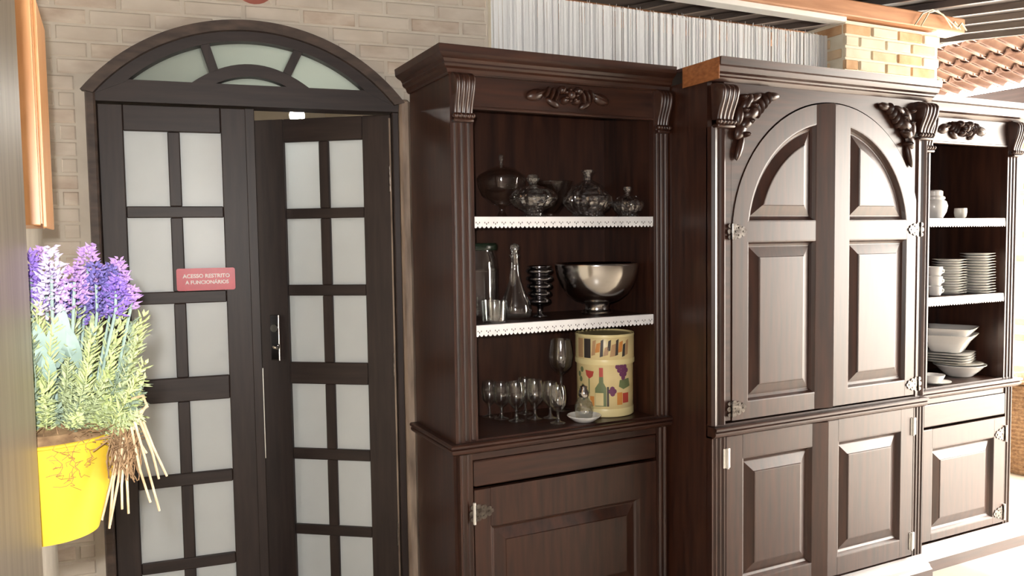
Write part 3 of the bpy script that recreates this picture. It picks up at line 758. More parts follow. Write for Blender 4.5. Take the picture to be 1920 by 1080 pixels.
MB().lathe([(.014, .236), (.015, .250), (.012, .258), (.020, .272), (.018, .286), (.001, .294)], n=16).build('stopper', 'crystal', t, smooth=True)
L = spot(1012, 560, 2.82, S2); t = thing('ringed_steel_goblet', L, 'dark ribbed steel goblet of stacked rings beside the steel bowl', 'goblet')
prof = [(.001, .001), (.028, .001), (.030, .004), (.012, .012), (.009, .030), (.012, .046)]
for k in range(5):
    r = .040 + .003 * min(k, 3); z = .048 + k * .030
    prof += [(r - .014, z + .001), (r - .003, z + .005), (r + .006, z + .013), (r + .004, z + .022), (r - .012, z + .028)]
prof += [(.050, .202), (.046, .204), (.040, .196), (.001, .190)]
MB().lathe(prof, n=32).build('body', 'steeld', t, smooth=True)
L = spot(1119, 560, 2.80, S2); t = thing('steel_bowl', L, 'large polished steel footed punch bowl on the middle shelf', 'bowl')
MB().lathe([(.052, 0), (.062, .001), (.064, .008), (.058, .016), (.050, .020), (.048, .032), (.052, .046)], n=40).build('foot', 'steel', t, smooth=50)
b = MB(); b.lathe([(.001, .044), (.052, .045), (.090, .058), (.126, .084), (.150, .120), (.164, .160), (.170, .200), (.171, .208), (.167, .209), (.160, .160), (.146, .122), (.122, .088), (.085, .064), (.001, .052)], n=56)
b.build('basin', 'steel', t, smooth=True)

# ---- cabinet floor (z .828): glasses, saucer, tin
def goblet_mesh(h, rb, rf, waist):
    m = MB()
    m.lathe([(.001, .001), (rf, .001), (rf * .96, .004), (rf * .35, .010), (.006, .020), (.005, h * waist * .7), (.007, h * waist), (rb * .55, h * waist + rb * .30), (rb * .90, h * waist + rb * .75), (rb, h * (.5 + waist * .55)), (rb * .95, h * .86), (rb * .82, h)], n=24)
    return m
proto = None
small = [(918, 2.975, .110, 'at the back, beside the fluted pilaster'), (940, 2.915, .112, ''), (968, 2.850, .118, ''), (1003, 2.850, .118, ''), (1032, 2.830, .110, ''), (1046, 2.735, .110, 'touching the white saucer'), (985, 2.955, .112, '')]
for px, Y, h, ex in small:
    q = atY(px, 760, Y); L = Vector((q[0], q[1], S3))
    if proto is None:
        proto = goblet_mesh(.158, .036, .033, .32).build('liqueur_glass', 'glass', smooth=True); o = proto
    else: o = share(proto, 'liqueur_glass', None, L)
    o.location = L; o.scale = (h / .118,) * 3
    tag(o, ('small stemmed liqueur glass ' + ex) if ex else 'small stemmed liqueur glass in the middle of the cluster on the cabinet floor', 'glass', 'small stemmed glasses on the cabinet floor')
q = atZ(1056, 776, S3)
tg = goblet_mesh(.300, .052, .040, .50).build('tall_wine_glass', 'glass', smooth=True); q2 = atY(1052, 700, 2.940); tg.location = (q2[0], 2.940, S3)
tag(tg, 'tall clear wine glass standing above the smaller glasses beside the tin', 'glass')
q = atY(1095, 775, 2.715); L = Vector((q[0], q[1], S3))
t = thing('white_saucer', L, 'white china saucer under a glass cup in front of the tin', 'saucer')
MB().lathe([(.001, .004), (.034, .003), (.036, .0005), (.040, .002), (.062, .018), (.068, .024), (.066, .026), (.038, .010), (.001, .009)], n=32).build('dish', 'porc', t, smooth=50)
t = thing('glass_cup', L + Vector((0, 0, .0095)), 'small glass cup with a knobbed cover standing on the white saucer', 'cup')
MB().lathe([(.001, .001), (.028, .001), (.032, .010), (.034, .040), (.028, .058), (.017, .072)], n=24).build('cup', 'crystal', t, smooth=True)
MB().lathe([(.017, .072), (.020, .078), (.018, .092), (.012, .098), (.014, .106), (.001, .112)], n=16).build('cover', 'steel', t, smooth=True)
t.scale = (1.08, 1.08, 1.22)
# printed hat-box tin
q = atY(1134, 700, 2.822); r = .1165; hB = .225; hT = .335
L = Vector((q[0], 2.822, S3)); t = thing('printed_tin', L, 'tall round cream tin printed with wine bottle, glass and grapes', 'tin')
bd = MB().lathe([(.001, .001), (r - .002, .001), (r, .004), (r, .218), (r - .004, .222), (.001, .222)], n=48).build('body', 'tin', t, smooth=40)
ld = MB().lathe([(r + .0035, .214), (r + .0045, .216), (r + .0045, .328), (r + .002, .332), (r - .004, .333), (r - .006, .329), (.001, .329)], n=48).build('lid', 'tin', t, smooth=40)
MB().lathe([(r + .0012, .003), (r + .0016, .006), (r + .0016, .030), (r + .0005, .034)], n=48).build('band', 'cream', bd, smooth=40)
MB().lathe([(r + .0055, .213), (r + .006, .217), (r + .006, .230), (r + .005, .234)], n=48).build('band', 'cream', ld, smooth=40)
MB().lathe([(r + .0052, .324), (r + .0056, .328), (r + .004, .334)], n=48).build('rim', 'cream', ld, smooth=40)
AF = math.atan2(-L.y, -L.x)    # side of the tin that faces the room
def decal(pts, mat, parent, rr, name='print', lift=.0008, n=6):
    """outline in (s right, z) wrapped round the tin"""
    m = MB(); den = []
    for i in range(len(pts)):
        a, b = pts[i], pts[(i + 1) % len(pts)]
        for k in range(n): den.append((a[0] + (b[0] - a[0]) * k / n, a[1] + (b[1] - a[1]) * k / n))
    cs = sum(p[0] for p in pts) / len(pts); cz = sum(p[1] for p in pts) / len(pts)
    rings = []
    for f in (1, .66, .33, .02):
        rings.append([((rr + lift) * math.cos(AF + (cs + (p[0] - cs) * f) / rr), (rr + lift) * math.sin(AF + (cs + (p[0] - cs) * f) / rr), cz + (p[1] - cz) * f) for p in den])
    m.loft(rings, True, False, True)
    return m.build(name, mat, parent, smooth=True)
def rectp(a, b, c, d): return [(a, c), (b, c), (b, d), (a, d)]
def circ(cx, cz, r, k=1, n=8): return [(cx + r * math.cos(2 * PI * i / n), cz + r * k * math.sin(2 * PI * i / n)) for i in range(n)]
decal([(-.040, .045), (.006, .045), (.006, .120), (-.006, .142), (-.008, .198), (-.022, .198), (-.024, .142), (-.040, .118)], 'prGrn', bd, r, 'printed_bottle')
decal(rectp(-.039, -.006, .048, .100), 'tin', bd, r, 'printed_label', .0014)
decal(rectp(-.023, -.007, .165, .202), 'prRed', bd, r, 'printed_capsule', .0014)
decal(rectp(.008, .016, .045, .125), 'prDrk', bd, r, 'printed_stripe')
decal([(-.085, .190), (-.045, .186), (-.050, .166), (-.066, .155), (-.080, .168)], 'prRed', bd, r, 'printed_wine')
decal(rectp(-.069, -.064, .095, .156), 'prGrn', bd, r, 'printed_stem')
for cx_, cz_ in ((.052, .205), (.070, .206), (.088, .203), (.060, .190), (.078, .189), (.096, .188), (.070, .174), (.088, .173), (.079, .159), (.030, .116), (.038, .106), (.024, .106), (.031, .096)):
    decal(circ(cx_, cz_, .0105), 'prPur', bd, r, 'printed_grape', .001, 1)
decal([(.062, .150), (.110, .155), (.118, .122), (.080, .112), (.058, .124)], 'prGrn', bd, r, 'printed_leaf')
decal(rectp(.050, .074, .050, .100), 'prOr', bd, r, 'printed_block'); decal(rectp(.076, .108, .056, .096), 'prRed', bd, r, 'printed_block')
decal(rectp(-.062, -.044, .045, .085), 'prOr', bd, r, 'printed_block')
for s_, z_ in ((-.118, .10), (-.112, .15), (-.105, .19), (-.100, .12), (-.122, .17), (-.096, .075)): decal(circ(s_, z_, .010, 1.2), 'prGrn', bd, r, 'printed_leaf', .001, 1)
rl = r + .0045
decal(rectp(-.090, -.058, .240, .318), 'prDrk', ld, rl, 'printed_figure'); decal(rectp(-.128, -.096, .24, .318), 'prTan', ld, rl, 'printed_figure')
for s_, w_, z0_, z1_, mt_ in ((-.045, .010, .25, .315, 'prTan'), (-.028, .012, .262, .305, 'prOr'), (-.012, .008, .245, .318, 'prDrk'), (.006, .012, .25, .29, 'prTan'), (.018, .008, .268, .316, 'prDrk'), (.034, .014, .246, .300, 'prTan'), (.050, .008, .25, .318, 'prDrk'), (.066, .012, .262, .31, 'prOr'), (.082, .009, .244, .30, 'prDrk'), (.098, .010, .25, .315, 'prTan')):
    decal([(s_ - w_, z0_), (s_ + w_ * .6, z0_ + .004), (s_ + w_, z1_), (s_ - w_ * .4, z1_ - .006)], mt_, ld, rl, 'printed_figure')

# ------------------------------------------------------------------ crockery in the far cabinet
T1, T2, T3 = 1.6195, 1.2545, .8385
L = spot(1752, 380, 2.56, T1); t = thing('china_jar', L, 'white china jar with a stepped lid on the top lace shelf', 'jar')
MB().lathe([(.001, .001), (.038, .001), (.040, .008), (.052, .030), (.058, .060), (.052, .080), (.040, .088)], n=28).build('body', 'porc', t, smooth=True)
MB().lathe([(.041, .088), (.046, .092), (.046, .100), (.036, .108), (.036, .128), (.028, .134), (.001, .136)], n=28).build('lid', 'porc', t, smooth=50)
L = spot(1801, 400, 2.56, T1); t = thing('china_cup', L, 'tiny white china cup alone on the top lace shelf', 'cup')
MB().lathe([(.001, .001), (.018, .001), (.026, .010), (.029, .030), (.028, .050), (.026, .050), (.026, .012), (.001, .008)], n=24).build('cup', 'porcs', t, smooth=50)
platep = [(.001, .0022), (.048, .002), (.050, .0003), (.054, .002), (.070, .0078), (.086, .0104), (.087, .0115), (.084, .0120), (.068, .0092), (.050, .0052), (.001, .005)]
pp = None
def plate(L, label, group, sc=1.0):
    global pp
    if pp is None: pp = MB().lathe(platep, n=36).build('china_plate', 'porc', smooth=50); o = pp
    else: o = share(pp, 'china_plate', None, L)
    o.location = L; o.scale = (sc, sc, 1); return tag(o, label, 'plate', group)
PA = spot(1780, 510, 2.578, T2); PB = spot(1834, 510, 2.541, T2)
ORD = ['topmost'] + [w + ' from the top' for w in 'second third fourth fifth sixth seventh eighth ninth tenth eleventh twelfth thirteenth fourteenth'.split()] + ['lowest'] * 3
for k in range(14): plate(PA + Vector((rnd.uniform(-.001, .001), rnd.uniform(-.001, .001), k * .0122)), 'white china plate, %s of the stack behind the cups' % ('lowest' if k == 0 else ORD[13 - k]), 'plates stacked behind the cups', .89)
for k in range(15): plate(PB + Vector((rnd.uniform(-.001, .001) - k * .0005, rnd.uniform(-.001, .001), k * .0132)), 'white china plate, %s of the taller stack against the cabinet side' % ('lowest' if k == 0 else ORD[14 - k] if k < 15 and 14 - k < 14 else ORD[13]), 'plates stacked against the cabinet side', .89)
# stacked cups with handles
for k in range(3):
    L = spot(1753, 540, 2.535, T2 + .001 + k * .046); t = thing('coffee_cup', L, 'white china coffee cup, %s of the three stacked beside the plates' % ('lowest', 'middle one', 'topmost')[k], 'cup', 'stacked coffee cups')
    MB().lathe([(.001, .001), (.022, .001), (.025, .004), (.030, .020), (.032, .046), (.030, .0455), (.028, .020), (.001, .008)], n=24).build('cup', 'porc', t, smooth=50)
    hp = [(.029 + .016 * math.sin(PI * i / 8), 0, .036 - .024 * i / 8) for i in range(9)]
    hd = MB().tube(hp, .0035, 6).build('handle', 'porc', t, smooth=60); hd.rotation_euler = (0, 0, -.35)
# bottom: oval serving dish, square plates, square bowls, a plate and bowl at the left
def sqlathe(prof, k=4):
    m = MB(); rings = []
    for r, z in prof:
        ring = []
        for i in range(32):
            a = 2 * PI * i / 32; c, s = math.cos(a), math.sin(a); q = (abs(c) ** 9 + abs(s) ** 9) ** (-1 / 9)
            ring.append((r * q * c, r * q * s, z))
        rings.append(ring)
    return m.loft(rings, True, False, False)
BASEZ = T3
L = Vector((3.786, 2.602, BASEZ))
t = MB().lathe([(.001, .004), (.050, .004), (.054, .001), (.060, .004), (.090, .028), (.108, .046), (.118, .050), (.119, .053), (.106, .051), (.086, .034), (.001, .012)], n=40).build('serving_dish', 'porc', smooth=50)
t.location = L; t.scale = (1.07, .98, 1.15); tag(t, 'oval white china serving dish under the square plates', 'dish')
spm = None; L0 = L
MB_s = sqlathe([(.001, .001), (.058, .001), (.062, .002), (.084, .010), (.086, .012), (.082, .0125), (.060, .006), (.001, .005)])
flat = MB().lathe([(.001, .001), (.085, .001), (.110, .006), (.112, .008), (.108, .009), (.084, .005), (.001, .004)], n=40).build('flat_platter', 'porcs', smooth=50)
flat.location = L0 + Vector((-.004, .004, .0612)); tag(flat, 'flat ivory platter lying on the oval serving dish', 'platter')
for k in range(4):
    z = .0715 + k * .0125; P = L0 + Vector((-.040, .026, z))
    if spm is None: spm = MB_s.build('square_plate', 'porc', smooth=50); o = spm
    else: o = share(spm, 'square_plate', None, P)
    o.location = P; o.scale = (1.22, 1.22, 1); o.rotation_euler = (0, 0, .42); tag(o, 'square white china plate, %s of the four under the square bowls' % ('lowest', 'second from the bottom', 'second from the top', 'topmost')[k], 'plate', 'square plates under the bowls')
sb = None
for k in range(2):
    P = L0 + Vector((-.046, .034, .1222 + .034 * k))
    if sb is None: sb = sqlathe([(.001, .001), (.046, .001), (.052, .004), (.072, .040), (.094, .066), (.096, .069), (.091, .069), (.068, .042), (.046, .010), (.001, .008)]).build('square_bowl', 'porc', smooth=50); o = sb
    else: o = share(sb, 'square_bowl', None, P)
    o.location = P; o.rotation_euler = (0, 0, .42); o.scale = (1.30, 1.30, 1.30); tag(o, 'flared square white bowl, %s of the two nested on the square plates' % ('lower', 'upper')[k], 'bowl', 'nested square bowls')
L = spot(1752, 700, 2.530, T3); plate(L, 'white china plate lying by itself on the cabinet floor beside the serving dish', None, .85)
if 'group' in pp: pass
t = MB().lathe([(.001, .003), (.026, .003), (.029, .0005), (.032, .003), (.046, .020), (.054, .038), (.052, .038), (.042, .020), (.001, .008)], n=28).build('china_bowl', 'porc', smooth=50)
t.location = L + Vector((-.012, 0, .0052)); tag(t, 'small round white china bowl standing on the single plate', 'bowl')

# ------------------------------------------------------------------ above the cabinets
# string curtain between the wall and the brick pillar
m = MB(); X = 1.468; 
while X < 3.40:
    ww = .0027 + rnd.random() * .0016; yj = 3.105 + rnd.uniform(-.006, .006); d = rnd.uniform(-.004, .004)
    zt, zb_ = 2.585, 1.60 + rnd.uniform(-.02, .02)
    m.loft([[(X + d * (1 - q) - ww, yj, z), (X + d * (1 - q) + ww, yj, z), (X + d * (1 - q), yj + ww * 1.4, z)] for q, z in ((1, zt), (.5, (zt + zb_) / 2), (0, zb_))])
    X += .0038 + (rnd.random() < .025) * rnd.uniform(.002, .007)
for q in range(60):   # fringe standing proud of the rod
    X = 1.47 + rnd.random() * 1.93; m.tube([(X, 3.10, 2.575), (X + rnd.uniform(-.006, .006), 3.10, 2.588 + rnd.random() * .012)], .0012, 3)
cu = m.build('string_curtain', 'curtain')
cu['kind'] = 'stuff'; tag(cu, 'white string curtain hanging behind the cabinets between wall and brick pillar', 'curtain')
rod = MB().tube([(1.45, 3.1215, 2.579), (3.41, 3.1215, 2.579)], .007, 8).build('curtain_rod', 'white', smooth=60); tag(rod, 'thin white rod carrying the string curtain', 'curtain rod')

# brick pillar behind the armoire
PX0, PX1, PY0, PY1, PZ = 3.418, 4.143, 3.0, 3.42, 2.645
pil = struct(MB().box(PX0 + .006, PX1 - .006, PY0 + .008, PY1 - .006, 0, PZ).build('wall_pillar', 'mortar'))
def course(parent, x0, x1, y0, y1, z0, z1, mats, pitch=.060, bh=.046, bl=.185, gap=.014, seed=3):
    rg = random.Random(seed); c = 0; z = z0
    while z + bh < z1:
        x = x0 - (bl * .5 if c % 2 else 0)
        while x < x1:
            a, b = max(x, x0), min(x + bl, x1); x += bl + gap
            if b - a < .03: continue
            pr = rg.uniform(0, .005)
            MB().box(a, b, y0 - pr, y0 + .02, z, z + bh, .004).build('brick', rg.choice(mats), parent)
        y = y0 + .03 + (bl * .4 if c % 2 else 0)
        while y < y1 - .05:
            MB().box(x0 - rg.uniform(0, .004), x0 + .02, y, min(y + bl, y1), z, z + bh, .004).build('brick', rg.choice(mats), parent); y += bl + gap
        z += pitch; c += 1
course(pil, PX0, PX1, PY0, PY1, 2.10, PZ, ['brick1', 'brick2', 'brick3', 'brick3', 'brick1'])
# brick column carrying the eave beam outside
c2 = struct(MB().box(6.158, 6.50, 3.468, 3.792, 0, 2.425).build('wall_column', 'mortar'))
course(c2, 6.150, 6.50, 3.460, 3.800, .01, 2.42, ['brick1', 'brick2', 'brick3', 'brick1'], seed=5)
bk = thing('wicker_basket', (5.36, 3.16, 0), 'brown wicker basket on the pale floor beyond the crockery cabinet', 'basket')
m = MB(); pr_ = [(.20, .002)]
for k in range(22):
    z = .012 + k * .026; r_ = .205 + .035 * math.sin(PI * k / 24); pr_ += [(r_, z), (r_ + .012, z + .010), (r_, z + .021)]
m.lathe(pr_, n=32, mod=lambda a, z: 1 + .012 * math.sin(16 * a)); m.build('weave', 'wicker', bk, smooth=40)
MB().lathe([(.205, .582), (.226, .588), (.228, .602), (.210, .610), (.198, .600), (.19, .56), (.19, .02), (.001, .02)], n=32).build('rim', 'wicker', bk, smooth=40)

# timber beam over the pillar with a white batten under it
bm_ = MB().box(1.46, 4.31, 2.965, 3.085, 2.655, 2.735, .006).build('timber_beam', 'beam'); tag(bm_, 'orange-brown timber beam resting on the brick pillar', 'beam')
wbn = MB().box(1.46, 3.41, 2.985, 3.06, 2.630, 2.6555, .003).build('white_batten', 'white'); tag(wbn, 'white batten under the timber beam', 'batten')
b2 = MB().box(1.64, 4.6, 3.72, 3.84, 2.72, 2.80, .006).build('timber_beam', 'beam'); tag(b2, 'second timber beam seen beyond the string curtain', 'beam')
m = MB()
for k in range(2):
    m.tube([(3.88 + .05 * k, 2.955, 2.655), (3.92 + .05 * k, 2.94, 2.715 + .01 * k), (3.99 + .04 * k, 2.935, 2.742), (4.08 + .04 * k, 2.935, 2.725 - .02 * k), (4.15 + .05 * k, 2.935, 2.665), (4.18 + .06 * k, 2.94, 2.700), (4.24 + .05 * k, 2.945, 2.665)], .004, 6)
cb = m.build('electric_cable', 'cable', smooth=60); tag(cb, 'loose loops of pale electric cable at the end of the timber beam', 'cable')
# tiled slope beyond the ridge, each course of tiles in pieces
rf = struct(empty('trim_3', (5.36, 3.0, 2.86))); 
def tz(X): return 2.862 - .2 * (X - 5.36)
tileproto = None
ang = math.atan(.2); tl = .33
for r_ in range(26):
    Y = 2.7 + r_ * .125
    for k in range(3):
        xs_ = .01 + k * .29
        if tileproto is None:
            mm = MB(); rings = []
            for s_ in (0, tl):
                R_ = .058 - .010 * s_ / tl
                rings.append([(s_, R_ * math.cos(PI * i / 8), R_ * .8 * math.sin(PI * i / 8)) for i in range(9)] + [(s_, (R_ - .010) * math.cos(PI * i / 8), (R_ - .010) * .8 * math.sin(PI * i / 8)) for i in reversed(range(9))])
            mm.loft(rings); tileproto = mm.build('roof_tile', 'tile', rf, smooth=40); o = tileproto
        else: o = share(tileproto, 'roof_tile', rf, (0, 0, 0))
        o.location = (xs_, Y - 3.0, -.2 * xs_ + .012 - .004 * k); o.rotation_euler = (0, ang, 0)
    # channel course between
    for k in range(3):
        xs_ = .01 + k * .29
        o = share(tileproto, 'roof_tile', rf, (xs_, Y - 3.0 + .0625, -.2 * xs_ + .030 - .004 * k)); o.rotation_euler = (PI, -ang, 0)
eb = MB().box(6.20, 6.32, 2.3, 6.2, 2.42, 2.64, .006).build('eave_beam', 'darkbeam'); tag(eb, 'dark eave beam under the clay-tile slope outside', 'beam')
for yy in (2.35, 6.1):
    MB().box(6.21, 6.31, yy, yy + .1, 0, 2.43).build('post', 'darkbeam', eb)

# ------------------------------------------------------------------ post, wall box and potted lavender at the left
ps = MB().box(-.330, -.110, .80, 1.449, 0, 2.50, .004).build('wooden_post', 'post'); tag(ps, 'wide varnished wooden post beside the yellow flower pot', 'post')
bx_ = empty('wall_box', (-.2, 2.0, 1.595)); o_ = bx_.location
tag(bx_, 'shallow varnished pine box frame hung on the side wall above the lavender', 'frame')
z0, z1 = 1.595, 2.35
MB().box(-.2005, -.125, 1.998, 2.018, z0, z1, .002).build('side_board', 'pine', bx_, o_)
MB().box(-.2005, -.140, 2.372, 2.392, z0, z1, .002).build('side_board', 'pine', bx_, o_)
MB().box(-.2005, -.142, 2.018, 2.372, z0, z0 + .018).build('bottom_board', 'pine', bx_, o_)
MB().box(-.2005, -.142, 2.018, 2.372, z1 - .018, z1).build('top_board', 'pine', bx_, o_)
MB().box(-.2005, -.190, 2.018, 2.372, z0 + .018, z1 - .018).build('back_board', 'pine', bx_, o_)
MB().box(-.124, -.117, 2.050, 2.340, z0 - .004, 2.085, .002).build('front_panel', 'pine', bx_, o_)
MB().box(-.142, -.123, 2.025, 2.330, z0 + .004, 2.08).build('panel_packing', 'pine', bx_, o_)

PC = Vector((-.108, 1.582, 1.060)); t = thing('potted_lavender', PC, 'yellow metal pot of artificial lavender hanging behind the wooden post', 'potted plant')
hP = .173; rT, rB = .121, .077
MB().lathe([(.001, .002), (rB - .004, .002), (rB, 0), (rB + .001, .004), (rT - .002, hP - .006), (rT + .002, hP - .004), (rT + .003, hP), (rT - .001, hP + .001), (rT - .003, hP - .006), (rB, .02), (.001, .02)], n=56).build('pot', 'yellow', t, smooth=40)
# hanger: steel hook from the post's back face over the rim
MB().tube([(-.06, -.1285, .12), (-.06, -.128, .185), (-.06, -.110, .186), (-.06, -.100, .165)], .004, 6).build('hanger', 'steel', t, smooth=60)
# moss cushion
m = MB(); rg = random.Random(11)
m.lathe([(.112, hP - .02), (.114, hP), (.10, hP + .012), (.06, hP + .022), (.001, hP + .026)], n=24, mod=lambda a, z: 1 + .02 * math.sin(9 * a))
for k in range(260):
    a = rg.uniform(0, 2 * PI); r_ = rg.uniform(.05, .120); p = Vector((r_ * math.cos(a), r_ * math.sin(a), hP + .006))
    q = p + Vector((rg.uniform(-.02, .02), rg.uniform(-.02, .02), rg.uniform(0, .022))); q2 = q + Vector((rg.uniform(-.015, .015), rg.uniform(-.015, .015), rg.uniform(-.02, .008)))
    m.tube([p, q, q2], .0010, 3)
o = m.build('moss', 'moss', t); o['kind'] = 'stuff'
# thin brown roots trailing down the pot's front
m = MB()
front = math.atan2(-PC.y, -PC.x)
def potpt(da, z, lift=.0025):
    rr = rB + (rT - rB) * z / hP + lift; a = front + da; return Vector((rr * math.cos(a), rr * math.sin(a), z))
for k in range(4):
    a = .10 + rg.uniform(-.05, .55); z = hP; path = [potpt(a, z + .002, .004)]
    for j in range(rg.randint(7, 13)):
        a += rg.uniform(-.06, .07); z -= rg.uniform(.005, .009); path.append(potpt(a, z))
        if rg.random() < .8:
            b_ = a; zz = z; sub = [potpt(b_, zz)]
            for _ in range(rg.randint(2, 4)): b_ += rg.uniform(-.11, .11); zz -= rg.uniform(-.004, .008); sub.append(potpt(b_, zz, .003))
            m.tube(sub, .0005, 3)
    m.tube(path, .0006, 3)
o = m.build('trailing_roots', 'twig', t); o['kind'] = 'stuff'
# raffia tuft and straws on the right of the rim
def loc(px, py, Y): return Vector(atY(px, py, Y)) - PC
m = MB()
for k in range(170):
    p = loc(rg.uniform(205, 262), rg.uniform(800, 830), rg.uniform(1.48, 1.56)); q = loc(rg.uniform(202, 262), rg.uniform(835, 905), rg.uniform(1.46, 1.56))
    md = (p + q) / 2 + Vector((rg.uniform(-.008, .008), rg.uniform(-.008, .008), 0)); m.tube([p, md, q], .0010, 3)
for k in range(90):
    p = loc(rg.uniform(150, 250), rg.uniform(806, 832), rg.uniform(1.48, 1.56)); q = p + Vector((rg.uniform(-.03, .03), rg.uniform(-.015, .015), rg.uniform(-.012, .012))); m.tube([p, q], .0011, 3)
o = m.build('raffia_tuft', 'moss', t); o['kind'] = 'stuff'
for a, b, c_ in (((222, 818), (214, 880), (191, 975)), ((228, 822), (212, 905), (205, 991)), ((232, 820), (222, 900), (206, 985)), ((240, 824), (238, 900), (241, 963)), ((246, 800), (262, 880), (282, 942)),
              ((252, 790), (272, 860), (299, 958)), ((262, 788), (286, 850), (298, 898)), ((268, 790), (288, 840), (313, 893)), ((235, 825), (228, 910), (229, 955)), ((244, 812), (262, 830), (275, 850)), ((250, 805), (268, 770), (276, 758))):
    Y = rg.uniform(1.47, 1.53); MB().tube([loc(*a, Y), loc(*b, Y - .005), loc(*c_, Y - .01)], .0024, 6, .8).build('straw', 'straw', t, smooth=60)
MB().tube([loc(246, 748, 1.5), loc(268, 742, 1.5), loc(276, 762, 1.49), loc(252, 778, 1.5)], .0026, 6).build('straw', 'straw', t, smooth=60)
# sprigs
def sprig_mesh(name, mat, seed):
    rg = random.Random(seed); m = MB(); Ls = .13
    m.tube([(0, 0, 0), (.004, 0, Ls * .5), (0, .004, Ls)], .0011, 4)
    for k in range(26):
        z = Ls * (.12 + .88 * k / 25); a = k * 2.4 + rg.random()
        for d in (0, PI):
            aa = a + d; ln = rg.uniform(.016, .026) * (1.1 - .35 * k / 25); up = rg.uniform(.5, 1.0)
            dr = Vector((math.cos(aa), math.sin(aa), up)).normalized(); sd_ = dr.cross(Vector((0, 0, 1))).normalized() * .0030; nn = dr.cross(sd_).normalized() * .0012
            b0 = Vector((0, 0, z)); mid = b0 + dr * ln * .55; tip = b0 + dr * ln
            m.add([b0, mid + sd_, tip, mid - sd_, mid + nn, mid - nn], [(0, 1, 4), (1, 2, 4), (2, 3, 4), (3, 0, 4), (0, 5, 1), (1, 5, 2), (2, 5, 3), (3, 5, 0)])
    o = m.build(name, mat, t); return o
protos = [sprig_mesh('sprig', mt, i) for i, mt in enumerate(['leafA', 'leafB', 'leafB', 'leafC', 'leafA', 'leafC'])]
def place(o, base, tip, scl=None):
    d = tip - base; L = d.length; q = d.to_track_quat('Z', 'Y'); o.location = base; o.rotation_mode = 'QUATERNION'; o.rotation_quaternion = q
    o.scale = (1, 1, L / .13) if scl is None else scl
cnt = 0
for k in range(175):
    pxt = rg.uniform(40, 272); f = (pxt - 40) / 222
    pyt = rg.uniform(575, 770) if f < .62 else rg.uniform(548 + 90 * (f - .6), 800)
    if rg.random() < .35: pyt = rg.uniform(700, 800)
    pxb = 45 + f * 150 + rg.uniform(-15, 15); Y = rg.uniform(1.50, 1.64)
    base = loc(min(pxb, 200), 822, Y); tip = loc(pxt, pyt, max(1.475, Y + rg.uniform(-.05, .03)))
    src = rg.choice(protos)
    o = src if (src.location.length == 0 and cnt < 6 and not src.get('u')) else share(src, 'sprig', t, (0, 0, 0))
    if o is src: src['u'] = 1
    place(o, base, tip); cnt += 1
for p in protos:
    if p.get('u'): del p['u']
    else: place(p, loc(120, 820, 1.57), loc(130, 700, 1.55))
# broad pale leaves
for (x0_, y0_), (x1_, y1_), w_ in (((95, 690), (62, 600), .011), ((105, 690), (108, 588), .014), ((112, 680), (118, 575), .014), ((118, 670), (140, 640), .010), ((90, 700), (72, 640), .010), ((150, 690), (128, 610), .009), ((100, 720), (85, 660), .010)):
    p0, p1 = loc(x0_, y0_, 1.53), loc(x1_, y1_, 1.51); ax = (p1 - p0); sd_ = ax.cross(Vector((0, 1, 0))).normalized(); nrm = Vector((0, -1, 0)); A = []; 
    m = MB(); rings = []
    for i in range(9):
        s_ = i / 8; w = w_ * math.sin(PI * (.06 + .94 * s_)) ** .8 + .0006; c_ = p0 + ax * s_ + nrm * (.012 * math.sin(PI * s_))
        rings.append([c_ + sd_ * w, c_ + nrm * -.003, c_ - sd_ * w, c_ + nrm * -.0018])
    m.loft(rings); m.build('broad_leaf', 'leafP', t, smooth=60)
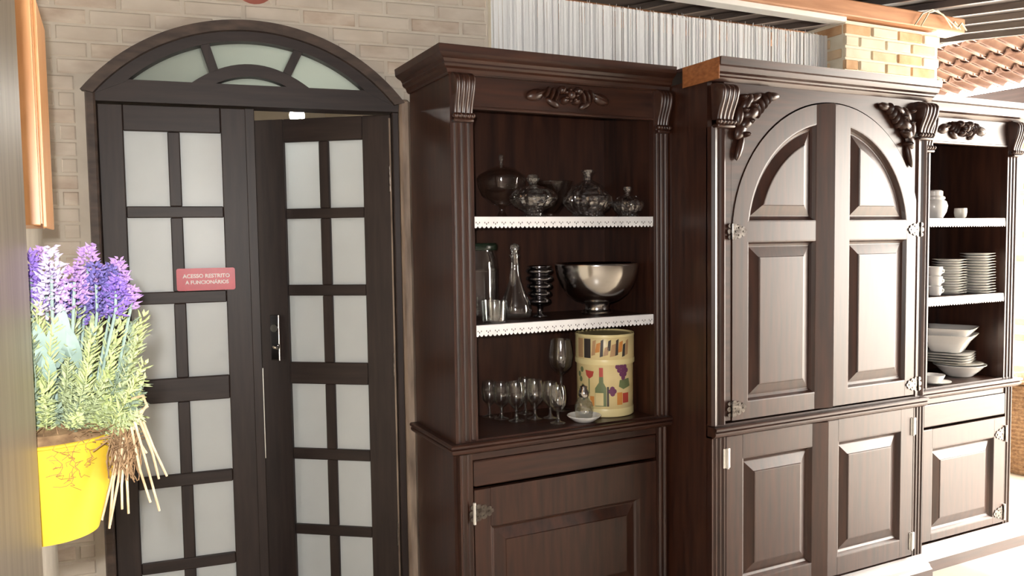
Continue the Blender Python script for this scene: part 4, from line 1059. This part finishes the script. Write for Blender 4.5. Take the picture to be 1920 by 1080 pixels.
# flower spikes
def spike(px, py0, py1, mat, Y, seed, rad=.017, basepx=None):
    rg = random.Random(seed); a, b = loc(px, py0, Y), loc(px + rg.uniform(-6, 8), py1, Y - .005)
    m = MB(); ax = b - a; L = ax.length; u = ax.normalized(); e1 = u.orthogonal().normalized(); e2 = u.cross(e1)
    n = int(L / .0042)
    for i in range(n):
        s_ = i / (n - 1); rr = rad * (.55 + .75 * math.sin(PI * min(1, .15 + s_ * .80)) ** .9) * (1.05 - .45 * s_); w = 7
        for j in range(w):
            th = 2 * PI * j / w + i * .45; dr = e1 * math.cos(th) + e2 * math.sin(th)
            c_ = a + u * (L * s_ + rg.uniform(-.006, .006)) + dr * rr * rg.uniform(.45, 1.15); ln = rg.uniform(.006, .012); d = (dr + u * rg.uniform(-.3, 1.3) + e1 * rg.uniform(-.5, .5) + e2 * rg.uniform(-.5, .5)).normalized()
            s1 = d.cross(u).normalized() * .0032; s2 = d.cross(s1).normalized() * .0026
            m.add([c_ - d * ln * .5, c_ + s1, c_ + s2, c_ - s1, c_ - s2, c_ + d * ln], [(0, 1, 2), (0, 2, 3), (0, 3, 4), (0, 4, 1), (5, 2, 1), (5, 3, 2), (5, 4, 3), (5, 1, 4)])
    o = m.build('flower_spike', mat, t)
    MB().tube([loc((basepx or px) , 800, 1.57), loc(((basepx or px) + px) / 2, (800 + py0) / 2, (Y + 1.57) / 2), a, a + u * L * .6], .0026, 6).build('stem', 'leafP', o, smooth=60)
for args in ((60, 588, 478, 'lavA', 1.54, 1, .017, 85), (72, 575, 470, 'lavC', 1.58, 2, .016, 90), (98, 588, 468, 'lavB', 1.51, 3, .019, 108), (88, 580, 500, 'lavB', 1.55, 4, .016, 100), (138, 572, 500, 'lavC', 1.51, 5, .019, 128),
             (162, 545, 462, 'lavC', 1.55, 6, .017, 140), (150, 600, 520, 'lavD', 1.56, 7, .018, 135), (182, 585, 498, 'lavD', 1.52, 8, .019, 160), (206, 590, 500, 'lavD', 1.55, 9, .018, 165), (216, 585, 520, 'lavA', 1.52, 10, .017, 170),
             (222, 560, 488, 'lavC', 1.57, 11, .017, 165), (246, 572, 540, 'lavC', 1.55, 12, .010, 200), (120, 600, 530, 'lavD', 1.57, 13, .016, 118), (175, 600, 560, 'lavA', 1.56, 14, .014, 150)):
    spike(*args)
